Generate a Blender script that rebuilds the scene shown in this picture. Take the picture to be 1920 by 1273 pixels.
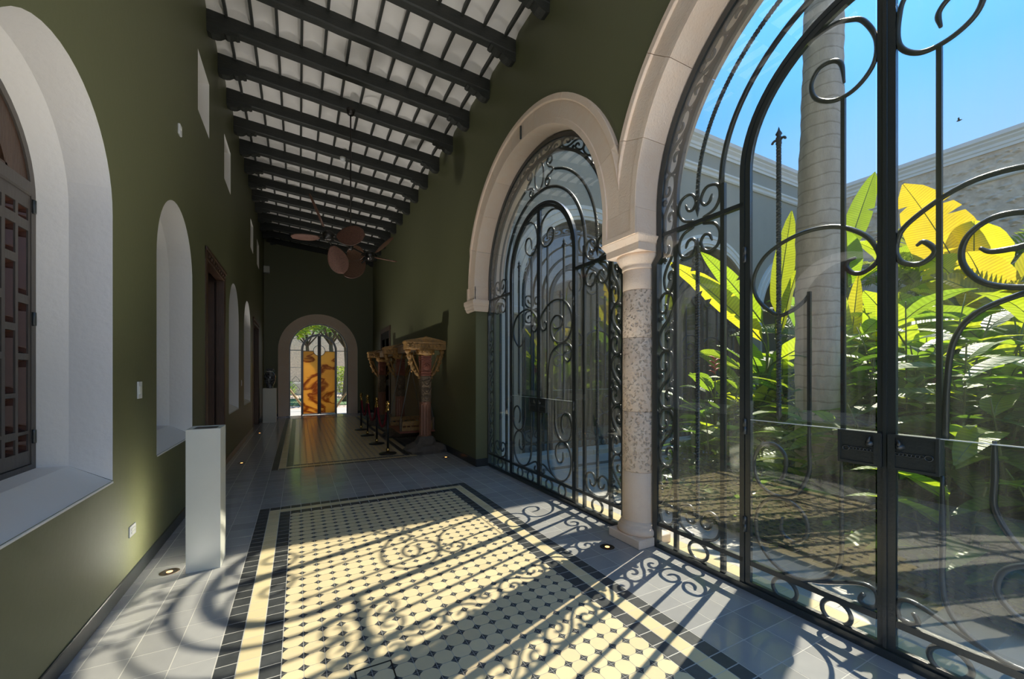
import bpy, math, random
from math import sin, cos, pi, radians, sqrt, atan2, hypot
from mathutils import Vector, Matrix, Quaternion
from mathutils.geometry import tessellate_polygon

for o in list(bpy.data.objects):
    bpy.data.objects.remove(o)
SC = bpy.context.scene
COL = SC.collection
R = random.Random(7)

# ------------------------------------------------------------------ camera
cam_data = bpy.data.cameras.new('camera')
cam = bpy.data.objects.new('camera', cam_data)
COL.objects.link(cam)
cam.location = (0, 0, 1.4845)
cam.rotation_euler = (radians(90), 0, -0.4837)
cam_data.sensor_width = 36
cam_data.lens = 761.45 / 1920 * 36
cam_data.shift_y = 63.8 / 1920
cam_data.clip_end = 500
SC.camera = cam

# ------------------------------------------------------------------ sky, sun, exposure
SUN_AZ = Vector((1.0, 0.335, 0)).normalized()
SUN_DIR = Vector((SUN_AZ.x, SUN_AZ.y, 1.05)).normalized()
w = bpy.data.worlds.new('sky')
SC.world = w
w.use_nodes = True
nt = w.node_tree
for n in list(nt.nodes):
    nt.nodes.remove(n)
out = nt.nodes.new('ShaderNodeOutputWorld')
bg = nt.nodes.new('ShaderNodeBackground')
tc = nt.nodes.new('ShaderNodeTexCoord')
sep = nt.nodes.new('ShaderNodeSeparateXYZ')
nt.links.new(tc.outputs['Generated'], sep.inputs[0])
ramp = nt.nodes.new('ShaderNodeValToRGB')
cr = ramp.color_ramp
cr.elements[0].position = 0.0
cr.elements[0].color = (0.30, 0.28, 0.22, 1)
cr.elements[1].position = 1.0
cr.elements[1].color = (0.05, 0.27, 0.74, 1)
for p, c in ((0.49, (0.30, 0.28, 0.22)), (0.505, (0.95, 0.95, 0.95)), (0.57, (0.75, 0.82, 0.92)), (0.66, (0.28, 0.50, 0.88)), (0.74, (0.11, 0.35, 0.80))):
    e = cr.elements.new(p)
    e.color = (*c, 1)
mp = nt.nodes.new('ShaderNodeMath'); mp.operation = 'MULTIPLY_ADD'
mp.inputs[1].default_value = 0.5; mp.inputs[2].default_value = 0.5
nt.links.new(sep.outputs['Z'], mp.inputs[0])
nt.links.new(mp.outputs[0], ramp.inputs[0])
# the soft brightening of a real sky around the sun
dot = nt.nodes.new('ShaderNodeVectorMath'); dot.operation = 'DOT_PRODUCT'
dot.inputs[1].default_value = SUN_DIR
nt.links.new(tc.outputs['Generated'], dot.inputs[0])
mx = nt.nodes.new('ShaderNodeMath'); mx.operation = 'MAXIMUM'; mx.inputs[1].default_value = 0
nt.links.new(dot.outputs['Value'], mx.inputs[0])
pw = nt.nodes.new('ShaderNodeMath'); pw.operation = 'POWER'; pw.inputs[1].default_value = 14
nt.links.new(mx.outputs[0], pw.inputs[0])
ml = nt.nodes.new('ShaderNodeMath'); ml.operation = 'MULTIPLY_ADD'
ml.inputs[1].default_value = 1.6; ml.inputs[2].default_value = 1.0
nt.links.new(pw.outputs[0], ml.inputs[0])
nt.links.new(ramp.outputs['Color'], bg.inputs['Color'])
SKY = nt.nodes.new('ShaderNodeMath'); SKY.operation = 'MULTIPLY'; SKY.inputs[1].default_value = 0.76
nt.links.new(ml.outputs[0], SKY.inputs[0])
nt.links.new(SKY.outputs[0], bg.inputs['Strength'])
nt.links.new(bg.outputs[0], out.inputs['Surface'])

sun_data = bpy.data.lights.new('sun', 'SUN')
sun_data.energy = 4.6
sun_data.angle = radians(0.6)
sun_data.color = (1.0, 0.90, 0.72)
sun = bpy.data.objects.new('sun', sun_data)
COL.objects.link(sun)
sun.location = (20, 7, 25)
sun.rotation_euler = (-SUN_DIR).to_track_quat('-Z', 'Y').to_euler()

SC.view_settings.view_transform = 'Standard'
SC.view_settings.look = 'None'
SC.view_settings.exposure = 0.88
SC.view_settings.gamma = 1.0
SC.view_settings.use_curve_mapping = False
cy = SC.cycles
cy.max_bounces = 12
cy.diffuse_bounces = 7
cy.glossy_bounces = 4
cy.transmission_bounces = 6
cy.transparent_max_bounces = 24
cy.sample_clamp_indirect = 6.0
cy.caustics_reflective = False
cy.caustics_refractive = False
try:
    cy.use_denoising = True
    cy.denoiser = 'OPENIMAGEDENOISE'
except Exception:
    pass

# ------------------------------------------------------------------ materials
def srgb(r, g, b):
    f = lambda v: (v / 255 / 12.92) if v / 255 <= 0.04045 else ((v / 255 + 0.055) / 1.055) ** 2.4
    return (f(r), f(g), f(b))

def mat(name, col, rough=0.6, metal=0.0, var=0.0, var_col=None, scale=6.0, bump=0.0, bump_scale=60.0, spec=0.5,
        stretch=(1, 1, 1), rnd=0.0, rough_var=0.0, emit=None, emit_s=0.0, detail=6.0, pits=0.0, pit_scale=40.0, coat=0.0):
    """Principled material: base colour mixed towards var_col by noise, per-object brightness jitter, bump and pits."""
    m = bpy.data.materials.new(name)
    m.use_nodes = True
    t = m.node_tree
    b = t.nodes['Principled BSDF']
    b.inputs['Roughness'].default_value = rough
    b.inputs['Metallic'].default_value = metal
    b.inputs['Specular IOR Level'].default_value = spec
    b.inputs['Base Color'].default_value = (*col, 1)
    if coat:
        b.inputs['Coat Weight'].default_value = coat
        b.inputs['Coat Roughness'].default_value = 0.08
    co = t.nodes.new('ShaderNodeTexCoord')
    mpg = t.nodes.new('ShaderNodeMapping')
    mpg.inputs['Scale'].default_value = stretch
    t.links.new(co.outputs['Object'], mpg.inputs[0])
    src = None
    if rnd:
        oi = t.nodes.new('ShaderNodeObjectInfo')
        ad = t.nodes.new('ShaderNodeVectorMath'); ad.operation = 'ADD'
        sc = t.nodes.new('ShaderNodeVectorMath'); sc.operation = 'SCALE'; sc.inputs['Scale'].default_value = 31.0
        t.links.new(oi.outputs['Random'], sc.inputs[0])
        t.links.new(mpg.outputs[0], ad.inputs[0]); t.links.new(sc.outputs[0], ad.inputs[1])
        vec = ad.outputs[0]
    else:
        vec = mpg.outputs[0]
    if var:
        nz = t.nodes.new('ShaderNodeTexNoise')
        nz.inputs['Scale'].default_value = scale
        nz.inputs['Detail'].default_value = detail
        nz.inputs['Roughness'].default_value = 0.6
        t.links.new(vec, nz.inputs['Vector'])
        rp = t.nodes.new('ShaderNodeMapRange')
        rp.inputs['From Min'].default_value = 0.35; rp.inputs['From Max'].default_value = 0.7
        t.links.new(nz.outputs['Fac'], rp.inputs['Value'])
        mxn = t.nodes.new('ShaderNodeMixRGB')
        mxn.inputs[1].default_value = (*col, 1)
        mxn.inputs[2].default_value = (*(var_col or tuple(c * 0.6 for c in col)), 1)
        ml_ = t.nodes.new('ShaderNodeMath'); ml_.operation = 'MULTIPLY'; ml_.inputs[1].default_value = var
        t.links.new(rp.outputs[0], ml_.inputs[0])
        t.links.new(ml_.outputs[0], mxn.inputs[0])
        src = mxn.outputs[0]
    if rnd:
        hs = t.nodes.new('ShaderNodeHueSaturation')
        mr = t.nodes.new('ShaderNodeMapRange')
        mr.inputs['To Min'].default_value = 1 - rnd; mr.inputs['To Max'].default_value = 1 + rnd
        t.links.new(oi.outputs['Random'], mr.inputs['Value'])
        t.links.new(mr.outputs[0], hs.inputs['Value'])
        if src is None:
            hs.inputs['Color'].default_value = (*col, 1)
        else:
            t.links.new(src, hs.inputs['Color'])
        src = hs.outputs[0]
    if src is not None:
        t.links.new(src, b.inputs['Base Color'])
    if rough_var:
        n2 = t.nodes.new('ShaderNodeTexNoise'); n2.inputs['Scale'].default_value = 9; n2.inputs['Detail'].default_value = 4
        t.links.new(vec, n2.inputs['Vector'])
        m2 = t.nodes.new('ShaderNodeMapRange')
        m2.inputs['To Min'].default_value = max(0.02, rough - rough_var); m2.inputs['To Max'].default_value = rough + rough_var
        t.links.new(n2.outputs['Fac'], m2.inputs['Value'])
        t.links.new(m2.outputs[0], b.inputs['Roughness'])
    hgt = None
    if bump:
        nb = t.nodes.new('ShaderNodeTexNoise')
        nb.inputs['Scale'].default_value = bump_scale; nb.inputs['Detail'].default_value = 5
        t.links.new(vec, nb.inputs['Vector'])
        bp = t.nodes.new('ShaderNodeBump')
        bp.inputs['Strength'].default_value = bump; bp.inputs['Distance'].default_value = 0.01
        t.links.new(nb.outputs['Fac'], bp.inputs['Height'])
        hgt = bp
    if pits:
        vo = t.nodes.new('ShaderNodeTexVoronoi'); vo.inputs['Scale'].default_value = pit_scale
        n3 = t.nodes.new('ShaderNodeTexNoise'); n3.inputs['Scale'].default_value = pit_scale * 0.6; n3.inputs['Detail'].default_value = 8
        t.links.new(vec, n3.inputs['Vector'])
        mxv = t.nodes.new('ShaderNodeVectorMath'); mxv.operation = 'MULTIPLY_ADD'
        mxv.inputs[1].default_value = (0.06, 0.06, 0.06)
        t.links.new(n3.outputs['Color'], mxv.inputs[0]); t.links.new(vec, mxv.inputs[2])
        t.links.new(mxv.outputs[0], vo.inputs['Vector'])
        rr = t.nodes.new('ShaderNodeMapRange'); rr.inputs['From Min'].default_value = 0.1; rr.inputs['From Max'].default_value = 0.42
        t.links.new(vo.outputs['Distance'], rr.inputs['Value'])
        bp2 = t.nodes.new('ShaderNodeBump'); bp2.inputs['Strength'].default_value = pits; bp2.inputs['Distance'].default_value = 0.02
        t.links.new(rr.outputs[0], bp2.inputs['Height'])
        if hgt:
            t.links.new(hgt.outputs[0], bp2.inputs['Normal'])
        hgt = bp2
    if hgt:
        t.links.new(hgt.outputs[0], b.inputs['Normal'])
    if emit:
        b.inputs['Emission Color'].default_value = (*emit, 1)
        b.inputs['Emission Strength'].default_value = emit_s
    return m

M = {}
M['wall'] = mat('olive_wall_paint', (0.150, 0.156, 0.078), 0.5, var=0.25, var_col=(0.132, 0.138, 0.070), scale=1.3, bump=0.12, bump_scale=22)
M['white'] = mat('white_lime_plaster', (0.86, 0.84, 0.81), 0.7, var=0.15, var_col=(0.79, 0.77, 0.74), scale=3, bump=0.25, bump_scale=30)
M['ceil'] = mat('white_ceiling_plaster', (0.88, 0.85, 0.81), 0.75, var=0.3, var_col=(0.80, 0.77, 0.73), scale=5, bump=0.2, bump_scale=25, rnd=0.05)
M['beam'] = mat('dark_green_black_beam_wood', (0.022, 0.026, 0.023), 0.5, var=0.7, var_col=(0.045, 0.045, 0.036), scale=10, stretch=(0.5, 6, 6), bump=0.5, bump_scale=30)
M['base'] = mat('black_baseboard_tile', (0.022, 0.026, 0.028), 0.3, rnd=0.1)
M['stone'] = mat('pinkish_limestone', (0.92, 0.73, 0.57), 0.8, var=0.55, var_col=(0.94, 0.81, 0.68), scale=7, bump=0.35, bump_scale=70, pits=0.12, pit_scale=30, rnd=0.05)
M['pitted'] = mat('pitted_limestone', (0.82, 0.64, 0.49), 0.85, var=0.7, var_col=(0.92, 0.79, 0.66), scale=14, bump=0.5, bump_scale=60, pits=0.8, pit_scale=34)
M['grout'] = mat('pale_grout', (0.60, 0.58, 0.54), 0.7)
M['grey_tile'] = mat('blue_grey_cement_tile', (0.41, 0.405, 0.40), 0.15, var=0.45, var_col=(0.35, 0.35, 0.35), scale=8, bump=0.05, bump_scale=9, rnd=0.10, rough_var=0.05)
M['black_tile'] = mat('charcoal_cement_tile', (0.050, 0.054, 0.057), 0.32, var=0.6, var_col=(0.10, 0.105, 0.11), scale=14, rnd=0.18, bump=0.05, bump_scale=10)
M['cream_tile'] = mat('cream_yellow_cement_tile', (0.86, 0.71, 0.42), 0.22, var=0.5, var_col=(0.80, 0.67, 0.42), scale=10, rnd=0.06)
M['oct_tile'] = mat('pale_yellow_octagon_tile', (0.88, 0.73, 0.45), 0.22, var=0.5, var_col=(0.78, 0.66, 0.45), scale=18, rnd=0.07)
M['iron'] = mat('dark_wrought_iron', (0.028, 0.035, 0.036), 0.28, metal=0.0, spec=0.9, var=0.4, var_col=(0.03, 0.035, 0.035), scale=20, bump=0.15, bump_scale=60)
M['dark_wood'] = mat('dark_brown_door_wood', (0.055, 0.028, 0.016), 0.42, var=0.7, var_col=(0.10, 0.05, 0.028), scale=9, stretch=(6, 6, 0.6), bump=0.3, bump_scale=25)
M['grey_wood'] = mat('weathered_grey_brown_wood', (0.098, 0.086, 0.076), 0.5, var=0.5, var_col=(0.072, 0.062, 0.054), scale=9, stretch=(6, 6, 0.6), bump=0.2, bump_scale=30)
M['red_wood'] = mat('reddish_slot_wood', (0.085, 0.032, 0.020), 0.35, var=0.4, scale=12)
M['pane_amber'] = mat('amber_window_glass', (0.30, 0.14, 0.03), 0.15)
M['pane_red'] = mat('dark_red_window_glass', (0.12, 0.022, 0.018), 0.15)
M['pane_blue'] = mat('dark_blue_window_glass', (0.018, 0.03, 0.05), 0.15)
M['black'] = mat('unlit_interior', (0.012, 0.012, 0.011), 0.8)  # near-black colour stands in for the shade of unlit depths
M['plinth_white'] = mat('off_white_plinth_paint', (0.80, 0.80, 0.72), 0.5, var=0.1, scale=4)
M['plastic'] = mat('white_plastic', (0.75, 0.76, 0.76), 0.4)
M['gold'] = mat('polished_brass', (0.75, 0.48, 0.14), 0.22, metal=1.0)
M['black_metal'] = mat('black_painted_metal', (0.012, 0.013, 0.014), 0.35)
M['velvet'] = mat('red_velvet', (0.24, 0.012, 0.030), 0.8, var=0.4, scale=60)
M['steel'] = mat('brushed_steel', (0.25, 0.25, 0.25), 0.4, metal=1.0)
M['fan_metal'] = mat('bronze_fan_metal', (0.06, 0.055, 0.05), 0.35, metal=0.8)
M['wicker'] = mat('woven_reddish_palm', (0.19, 0.085, 0.055), 0.6, var=0.8, var_col=(0.07, 0.03, 0.02), scale=60, bump=0.8, bump_scale=140)
M['wicker_dark'] = mat('woven_brown_palm', (0.15, 0.075, 0.040), 0.6, var=0.6, var_col=(0.07, 0.035, 0.02), scale=90, bump=0.8, bump_scale=140)
M['wood_blade'] = mat('brown_blade_rim', (0.10, 0.045, 0.025), 0.45)
M['swing_gold'] = mat('gilded_carved_wood', (0.42, 0.22, 0.055), 0.5, var=0.75, var_col=(0.15, 0.10, 0.05), scale=26, bump=0.9, bump_scale=38)
M['swing_red'] = mat('red_painted_carved_wood', (0.28, 0.085, 0.045), 0.5, var=0.6, var_col=(0.14, 0.05, 0.03), scale=34, bump=0.9, bump_scale=60)
M['swing_copper'] = mat('copper_red_fluted_wood', (0.34, 0.15, 0.085), 0.42, var=0.6, var_col=(0.15, 0.07, 0.045), scale=22, stretch=(4, 4, 0.7), bump=0.4, bump_scale=40)
M['swing_grey'] = mat('worn_grey_brown_carving', (0.19, 0.13, 0.075), 0.7, var=0.7, var_col=(0.085, 0.06, 0.04), scale=22, bump=0.9, bump_scale=40)
M['rock'] = mat('rough_brown_stone', (0.15, 0.125, 0.10), 0.9, var=0.6, var_col=(0.09, 0.075, 0.06), scale=12, bump=1.0, bump_scale=20)
M['vase'] = mat('dark_blue_white_porcelain', (0.012, 0.016, 0.03), 0.12, var=0.9, var_col=(0.30, 0.33, 0.36), scale=16, detail=3, coat=0.5)
M['lamp'] = mat('warm_lit_bulb', (0.9, 0.6, 0.3), 0.4, emit=(1.0, 0.42, 0.12), emit_s=2.2)
M['brass_dark'] = mat('dark_bronze_ring', (0.05, 0.035, 0.02), 0.35, metal=0.6)
M['ext_grey'] = mat('grey_green_stucco', (0.44, 0.41, 0.335), 0.8, var=0.5, var_col=(0.50, 0.47, 0.39), scale=1.5, bump=0.2, bump_scale=20)
M['cornice'] = mat('pale_grey_cornice', (0.94, 0.90, 0.82), 0.75, var=0.3, var_col=(0.80, 0.76, 0.69), scale=5, bump=0.2, bump_scale=30)
M['rubble'] = mat('grey_brown_rubble_masonry', (0.92, 0.74, 0.55), 0.9, var=0.85, var_col=(0.60, 0.46, 0.34), scale=7, bump=1.0, bump_scale=9, pits=1.0, pit_scale=5)
M['patio'] = mat('grey_patio_paving', (0.52, 0.50, 0.47), 0.45, var=0.4, var_col=(0.44, 0.425, 0.40), scale=6, rnd=0.08)
M['patio_pale'] = mat('pale_stone_kerb', (0.66, 0.60, 0.52), 0.6, var=0.4, scale=6, rnd=0.06)
M['court'] = mat('pale_court_paving', (0.66, 0.62, 0.56), 0.7, var=0.4, var_col=(0.56, 0.52, 0.47), scale=2)
M['soil'] = mat('dark_bark_soil', (0.030, 0.022, 0.016), 0.95, var=0.7, var_col=(0.06, 0.045, 0.032), scale=30, bump=1.0, bump_scale=30)
def bark_mat():
    m = mat('grey_palm_bark', (0.78, 0.69, 0.60), 0.85, var=0.8, var_col=(0.56, 0.48, 0.41), scale=5, stretch=(3.5, 3.5, 1.2), bump=0.8, bump_scale=35, detail=9)
    t = m.node_tree; b = t.nodes['Principled BSDF']
    src = b.inputs['Base Color'].links[0].from_socket
    co = t.nodes.new('ShaderNodeTexCoord')
    nz = t.nodes.new('ShaderNodeTexNoise'); nz.inputs['Scale'].default_value = 3.0; nz.inputs['Detail'].default_value = 6
    t.links.new(co.outputs['Object'], nz.inputs['Vector'])
    sp = t.nodes.new('ShaderNodeSeparateXYZ'); t.links.new(co.outputs['Object'], sp.inputs[0])
    ad = t.nodes.new('ShaderNodeMath'); ad.operation = 'MULTIPLY_ADD'; ad.inputs[1].default_value = 0.14
    t.links.new(nz.outputs['Fac'], ad.inputs[0]); t.links.new(sp.outputs['Z'], ad.inputs[2])
    dv = t.nodes.new('ShaderNodeMath'); dv.operation = 'MULTIPLY'; dv.inputs[1].default_value = 8.0
    t.links.new(ad.outputs[0], dv.inputs[0])
    fr = t.nodes.new('ShaderNodeMath'); fr.operation = 'FRACT'; t.links.new(dv.outputs[0], fr.inputs[0])
    rp = t.nodes.new('ShaderNodeValToRGB')
    e = rp.color_ramp.elements
    e[0].position = 0.0; e[0].color = (0.42, 0.38, 0.34, 1); e[1].position = 0.16; e[1].color = (1, 1, 1, 1)
    t.links.new(fr.outputs[0], rp.inputs[0])
    mu = t.nodes.new('ShaderNodeMixRGB'); mu.blend_type = 'MULTIPLY'; mu.inputs[0].default_value = 0.75
    t.links.new(src, mu.inputs[1]); t.links.new(rp.outputs[0], mu.inputs[2])
    t.links.new(mu.outputs[0], b.inputs['Base Color'])
    return m
M['bark'] = bark_mat()
M['bark_dark'] = mat('brown_tree_bark', (0.12, 0.095, 0.07), 0.9, var=0.7, scale=8, stretch=(4, 4, 0.8), bump=0.8, bump_scale=20)
M['stem'] = mat('green_plant_stem', (0.13, 0.20, 0.035), 0.5, var=0.4, var_col=(0.18, 0.17, 0.05), scale=9, rnd=0.15)
M['cane'] = mat('dry_brown_cane', (0.34, 0.22, 0.10), 0.7, var=0.6, var_col=(0.20, 0.14, 0.06), scale=9, stretch=(4, 4, 1), rnd=0.15)
M['pink'] = mat('pink_ginger_petal', (0.62, 0.055, 0.13), 0.5, var=0.4, var_col=(0.75, 0.16, 0.25), scale=30)
M['redfl'] = mat('red_heliconia_bract', (0.50, 0.05, 0.035), 0.5)
M['orangefl'] = mat('orange_heliconia_bract', (0.75, 0.26, 0.02), 0.5)
M['sandpath'] = mat('pale_pink_sandy_path', (0.50, 0.40, 0.33), 0.9, var=0.3, scale=5)
M['lawn'] = mat('green_lawn', (0.12, 0.20, 0.08), 0.9, var=0.5, scale=40)
M['bird'] = mat('dark_bird_feathers', (0.01, 0.01, 0.01), 0.8)
M['rope'] = mat('grey_swing_rope', (0.22, 0.24, 0.22), 0.7)

def leaf_mat(name, col, trans, tw=0.5, rough=0.38):
    m = bpy.data.materials.new(name)
    m.use_nodes = True
    t = m.node_tree
    b = t.nodes['Principled BSDF']
    o_ = t.nodes['Material Output']
    oi = t.nodes.new('ShaderNodeObjectInfo')
    co = t.nodes.new('ShaderNodeTexCoord')
    nz = t.nodes.new('ShaderNodeTexNoise'); nz.inputs['Scale'].default_value = 3.5; nz.inputs['Detail'].default_value = 5
    t.links.new(co.outputs['Object'], nz.inputs['Vector'])
    def hsv(c):
        h = t.nodes.new('ShaderNodeHueSaturation')
        h.inputs['Color'].default_value = (*c, 1)
        a = t.nodes.new('ShaderNodeMapRange'); a.inputs['To Min'].default_value = 0.475; a.inputs['To Max'].default_value = 0.515
        v = t.nodes.new('ShaderNodeMapRange'); v.inputs['To Min'].default_value = 0.7; v.inputs['To Max'].default_value = 1.25
        t.links.new(oi.outputs['Random'], a.inputs['Value'])
        t.links.new(nz.outputs['Fac'], v.inputs['Value'])
        t.links.new(a.outputs[0], h.inputs['Hue'])
        t.links.new(v.outputs[0], h.inputs['Value'])
        return h.outputs[0]
    at = t.nodes.new('ShaderNodeAttribute'); at.attribute_name = 'leaf_coord'
    sx = t.nodes.new('ShaderNodeSeparateXYZ'); t.links.new(at.outputs['Vector'], sx.inputs[0])
    m1 = t.nodes.new('ShaderNodeMath'); m1.operation = 'MULTIPLY'; m1.inputs[1].default_value = 150.0
    t.links.new(sx.outputs['X'], m1.inputs[0])
    m2 = t.nodes.new('ShaderNodeMath'); m2.operation = 'MULTIPLY_ADD'; m2.inputs[1].default_value = -9.0
    t.links.new(sx.outputs['Y'], m2.inputs[0]); t.links.new(m1.outputs[0], m2.inputs[2])
    sn = t.nodes.new('ShaderNodeMath'); sn.operation = 'SINE'; t.links.new(m2.outputs[0], sn.inputs[0])
    bpn = t.nodes.new('ShaderNodeBump'); bpn.inputs['Strength'].default_value = 0.35; bpn.inputs['Distance'].default_value = 0.006
    t.links.new(sn.outputs[0], bpn.inputs['Height']); t.links.new(bpn.outputs[0], b.inputs['Normal'])
    vein = t.nodes.new('ShaderNodeMapRange'); vein.inputs['From Min'].default_value = -1; vein.inputs['To Min'].default_value = 0.80; vein.inputs['To Max'].default_value = 1.06
    t.links.new(sn.outputs[0], vein.inputs['Value'])
    def veined(sock):
        sc_ = t.nodes.new('ShaderNodeVectorMath'); sc_.operation = 'SCALE'
        t.links.new(sock, sc_.inputs[0]); t.links.new(vein.outputs[0], sc_.inputs['Scale'])
        return sc_.outputs[0]
    t.links.new(veined(hsv(col)), b.inputs['Base Color'])
    b.inputs['Roughness'].default_value = rough
    tr = t.nodes.new('ShaderNodeBsdfTranslucent')
    t.links.new(veined(hsv(trans)), tr.inputs['Color'])
    mxs = t.nodes.new('ShaderNodeMixShader'); mxs.inputs[0].default_value = tw
    t.links.new(b.outputs[0], mxs.inputs[1]); t.links.new(tr.outputs[0], mxs.inputs[2])
    t.links.new(mxs.outputs[0], o_.inputs['Surface'])
    return m

M['leaf'] = leaf_mat('broad_green_leaf', (0.085, 0.18, 0.04), (0.40, 0.66, 0.03))
M['leaf_lime'] = leaf_mat('lime_green_leaf', (0.15, 0.25, 0.035), (0.66, 0.85, 0.03), 0.55)
M['leaf_yellow'] = leaf_mat('yellow_banana_leaf', (0.34, 0.31, 0.035), (0.95, 0.82, 0.03), 0.6)
M['leaf_dark'] = leaf_mat('dark_glossy_leaf', (0.055, 0.13, 0.04), (0.20, 0.42, 0.03), 0.35, 0.3)
M['frond'] = leaf_mat('feathery_palm_leaf', (0.11, 0.19, 0.04), (0.50, 0.66, 0.04), 0.45)
M['frond_grey'] = leaf_mat('grey_green_palm_leaf', (0.10, 0.15, 0.07), (0.18, 0.26, 0.07), 0.3)

def glass_mat():
    m = bpy.data.materials.new('clear_window_glass')
    m.use_nodes = True
    t = m.node_tree
    t.nodes.remove(t.nodes['Principled BSDF'])
    o_ = t.nodes['Material Output']
    lw = t.nodes.new('ShaderNodeLayerWeight'); lw.inputs['Blend'].default_value = 0.5
    p5 = t.nodes.new('ShaderNodeMath'); p5.operation = 'POWER'; p5.inputs[1].default_value = 5
    t.links.new(lw.outputs['Facing'], p5.inputs[0])
    ma = t.nodes.new('ShaderNodeMath'); ma.operation = 'MULTIPLY_ADD'; ma.inputs[1].default_value = 0.85; ma.inputs[2].default_value = 0.14
    t.links.new(p5.outputs[0], ma.inputs[0])
    tp = t.nodes.new('ShaderNodeBsdfTransparent'); tp.inputs['Color'].default_value = (0.98, 1.0, 0.99, 1)
    gl = t.nodes.new('ShaderNodeBsdfGlossy'); gl.inputs['Roughness'].default_value = 0.0
    nz = t.nodes.new('ShaderNodeTexNoise'); nz.inputs['Scale'].default_value = 2.2; nz.inputs['Detail'].default_value = 1
    co = t.nodes.new('ShaderNodeTexCoord'); t.links.new(co.outputs['Object'], nz.inputs['Vector'])
    bp = t.nodes.new('ShaderNodeBump'); bp.inputs['Strength'].default_value = 0.012; bp.inputs['Distance'].default_value = 0.02
    t.links.new(nz.outputs['Fac'], bp.inputs['Height']); t.links.new(bp.outputs[0], gl.inputs['Normal'])
    mxs = t.nodes.new('ShaderNodeMixShader')
    t.links.new(ma.outputs[0], mxs.inputs[0])
    # thin film of dust, a little denser in vertical wash streaks and at grazing angles
    df = t.nodes.new('ShaderNodeBsdfDiffuse'); df.inputs['Color'].default_value = (0.85, 0.85, 0.82, 1)
    tl = t.nodes.new('ShaderNodeBsdfTranslucent'); tl.inputs['Color'].default_value = (0.85, 0.85, 0.82, 1)
    dm = t.nodes.new('ShaderNodeMixShader'); dm.inputs[0].default_value = 0.65
    t.links.new(df.outputs[0], dm.inputs[1]); t.links.new(tl.outputs[0], dm.inputs[2])
    mpg = t.nodes.new('ShaderNodeMapping'); mpg.inputs['Scale'].default_value = (1, 14, 1.2)
    t.links.new(co.outputs['Object'], mpg.inputs[0])
    ns = t.nodes.new('ShaderNodeTexNoise'); ns.inputs['Scale'].default_value = 2.0; ns.inputs['Detail'].default_value = 7
    t.links.new(mpg.outputs[0], ns.inputs['Vector'])
    mr = t.nodes.new('ShaderNodeMapRange'); mr.inputs['From Min'].default_value = 0.35; mr.inputs['From Max'].default_value = 0.75
    mr.inputs['To Min'].default_value = 0.009; mr.inputs['To Max'].default_value = 0.026
    t.links.new(ns.outputs['Fac'], mr.inputs['Value'])
    sb = t.nodes.new('ShaderNodeMath'); sb.operation = 'SUBTRACT'; sb.inputs[0].default_value = 1.10
    t.links.new(lw.outputs['Facing'], sb.inputs[1])
    dv = t.nodes.new('ShaderNodeMath'); dv.operation = 'DIVIDE'; dv.use_clamp = True
    t.links.new(mr.outputs[0], dv.inputs[0]); t.links.new(sb.outputs[0], dv.inputs[1])
    md = t.nodes.new('ShaderNodeMixShader')
    t.links.new(dv.outputs[0], md.inputs[0]); t.links.new(tp.outputs[0], md.inputs[1]); t.links.new(dm.outputs[0], md.inputs[2])
    t.links.new(md.outputs[0], mxs.inputs[1]); t.links.new(gl.outputs[0], mxs.inputs[2])
    t.links.new(mxs.outputs[0], o_.inputs['Surface'])
    return m
M['glass'] = glass_mat()
M['glass_edge'] = mat('glass_edge_glint', (0.80, 0.86, 0.84), 0.35)  # pale colour paints the glint along the glass joint

def onyx_mat():
    m = bpy.data.materials.new('honey_onyx')
    m.use_nodes = True
    t = m.node_tree
    b = t.nodes['Principled BSDF']; o_ = t.nodes['Material Output']
    co = t.nodes.new('ShaderNodeTexCoord')
    mpg = t.nodes.new('ShaderNodeMapping'); mpg.inputs['Rotation'].default_value = (0, 0.6, 0)
    mpg.inputs['Scale'].default_value = (1.0, 1.0, 1.7)
    t.links.new(co.outputs['Object'], mpg.inputs[0])
    nz = t.nodes.new('ShaderNodeTexNoise'); nz.inputs['Scale'].default_value = 1.0; nz.inputs['Detail'].default_value = 6; nz.inputs['Distortion'].default_value = 0.6
    t.links.new(mpg.outputs[0], nz.inputs['Vector'])
    rp = t.nodes.new('ShaderNodeValToRGB')
    els = rp.color_ramp.elements
    els[0].position = 0.25; els[0].color = (0.74, 0.45, 0.13, 1)
    els[1].position = 0.75; els[1].color = (0.86, 0.58, 0.20, 1)
    for p, c in ((0.42, (0.80, 0.50, 0.15)), (0.472, (0.38, 0.15, 0.04)), (0.488, (0.40, 0.16, 0.04)), (0.515, (0.82, 0.53, 0.17))):
        e = els.new(p); e.color = (*c, 1)
    t.links.new(nz.outputs['Fac'], rp.inputs[0])
    t.links.new(rp.outputs[0], b.inputs['Base Color'])
    b.inputs['Roughness'].default_value = 0.2
    tr = t.nodes.new('ShaderNodeBsdfTranslucent'); t.links.new(rp.outputs[0], tr.inputs['Color'])
    mxs = t.nodes.new('ShaderNodeMixShader'); mxs.inputs[0].default_value = 0.8
    t.links.new(b.outputs[0], mxs.inputs[1]); t.links.new(tr.outputs[0], mxs.inputs[2])
    t.links.new(mxs.outputs[0], o_.inputs['Surface'])
    return m
M['onyx'] = onyx_mat()

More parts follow.
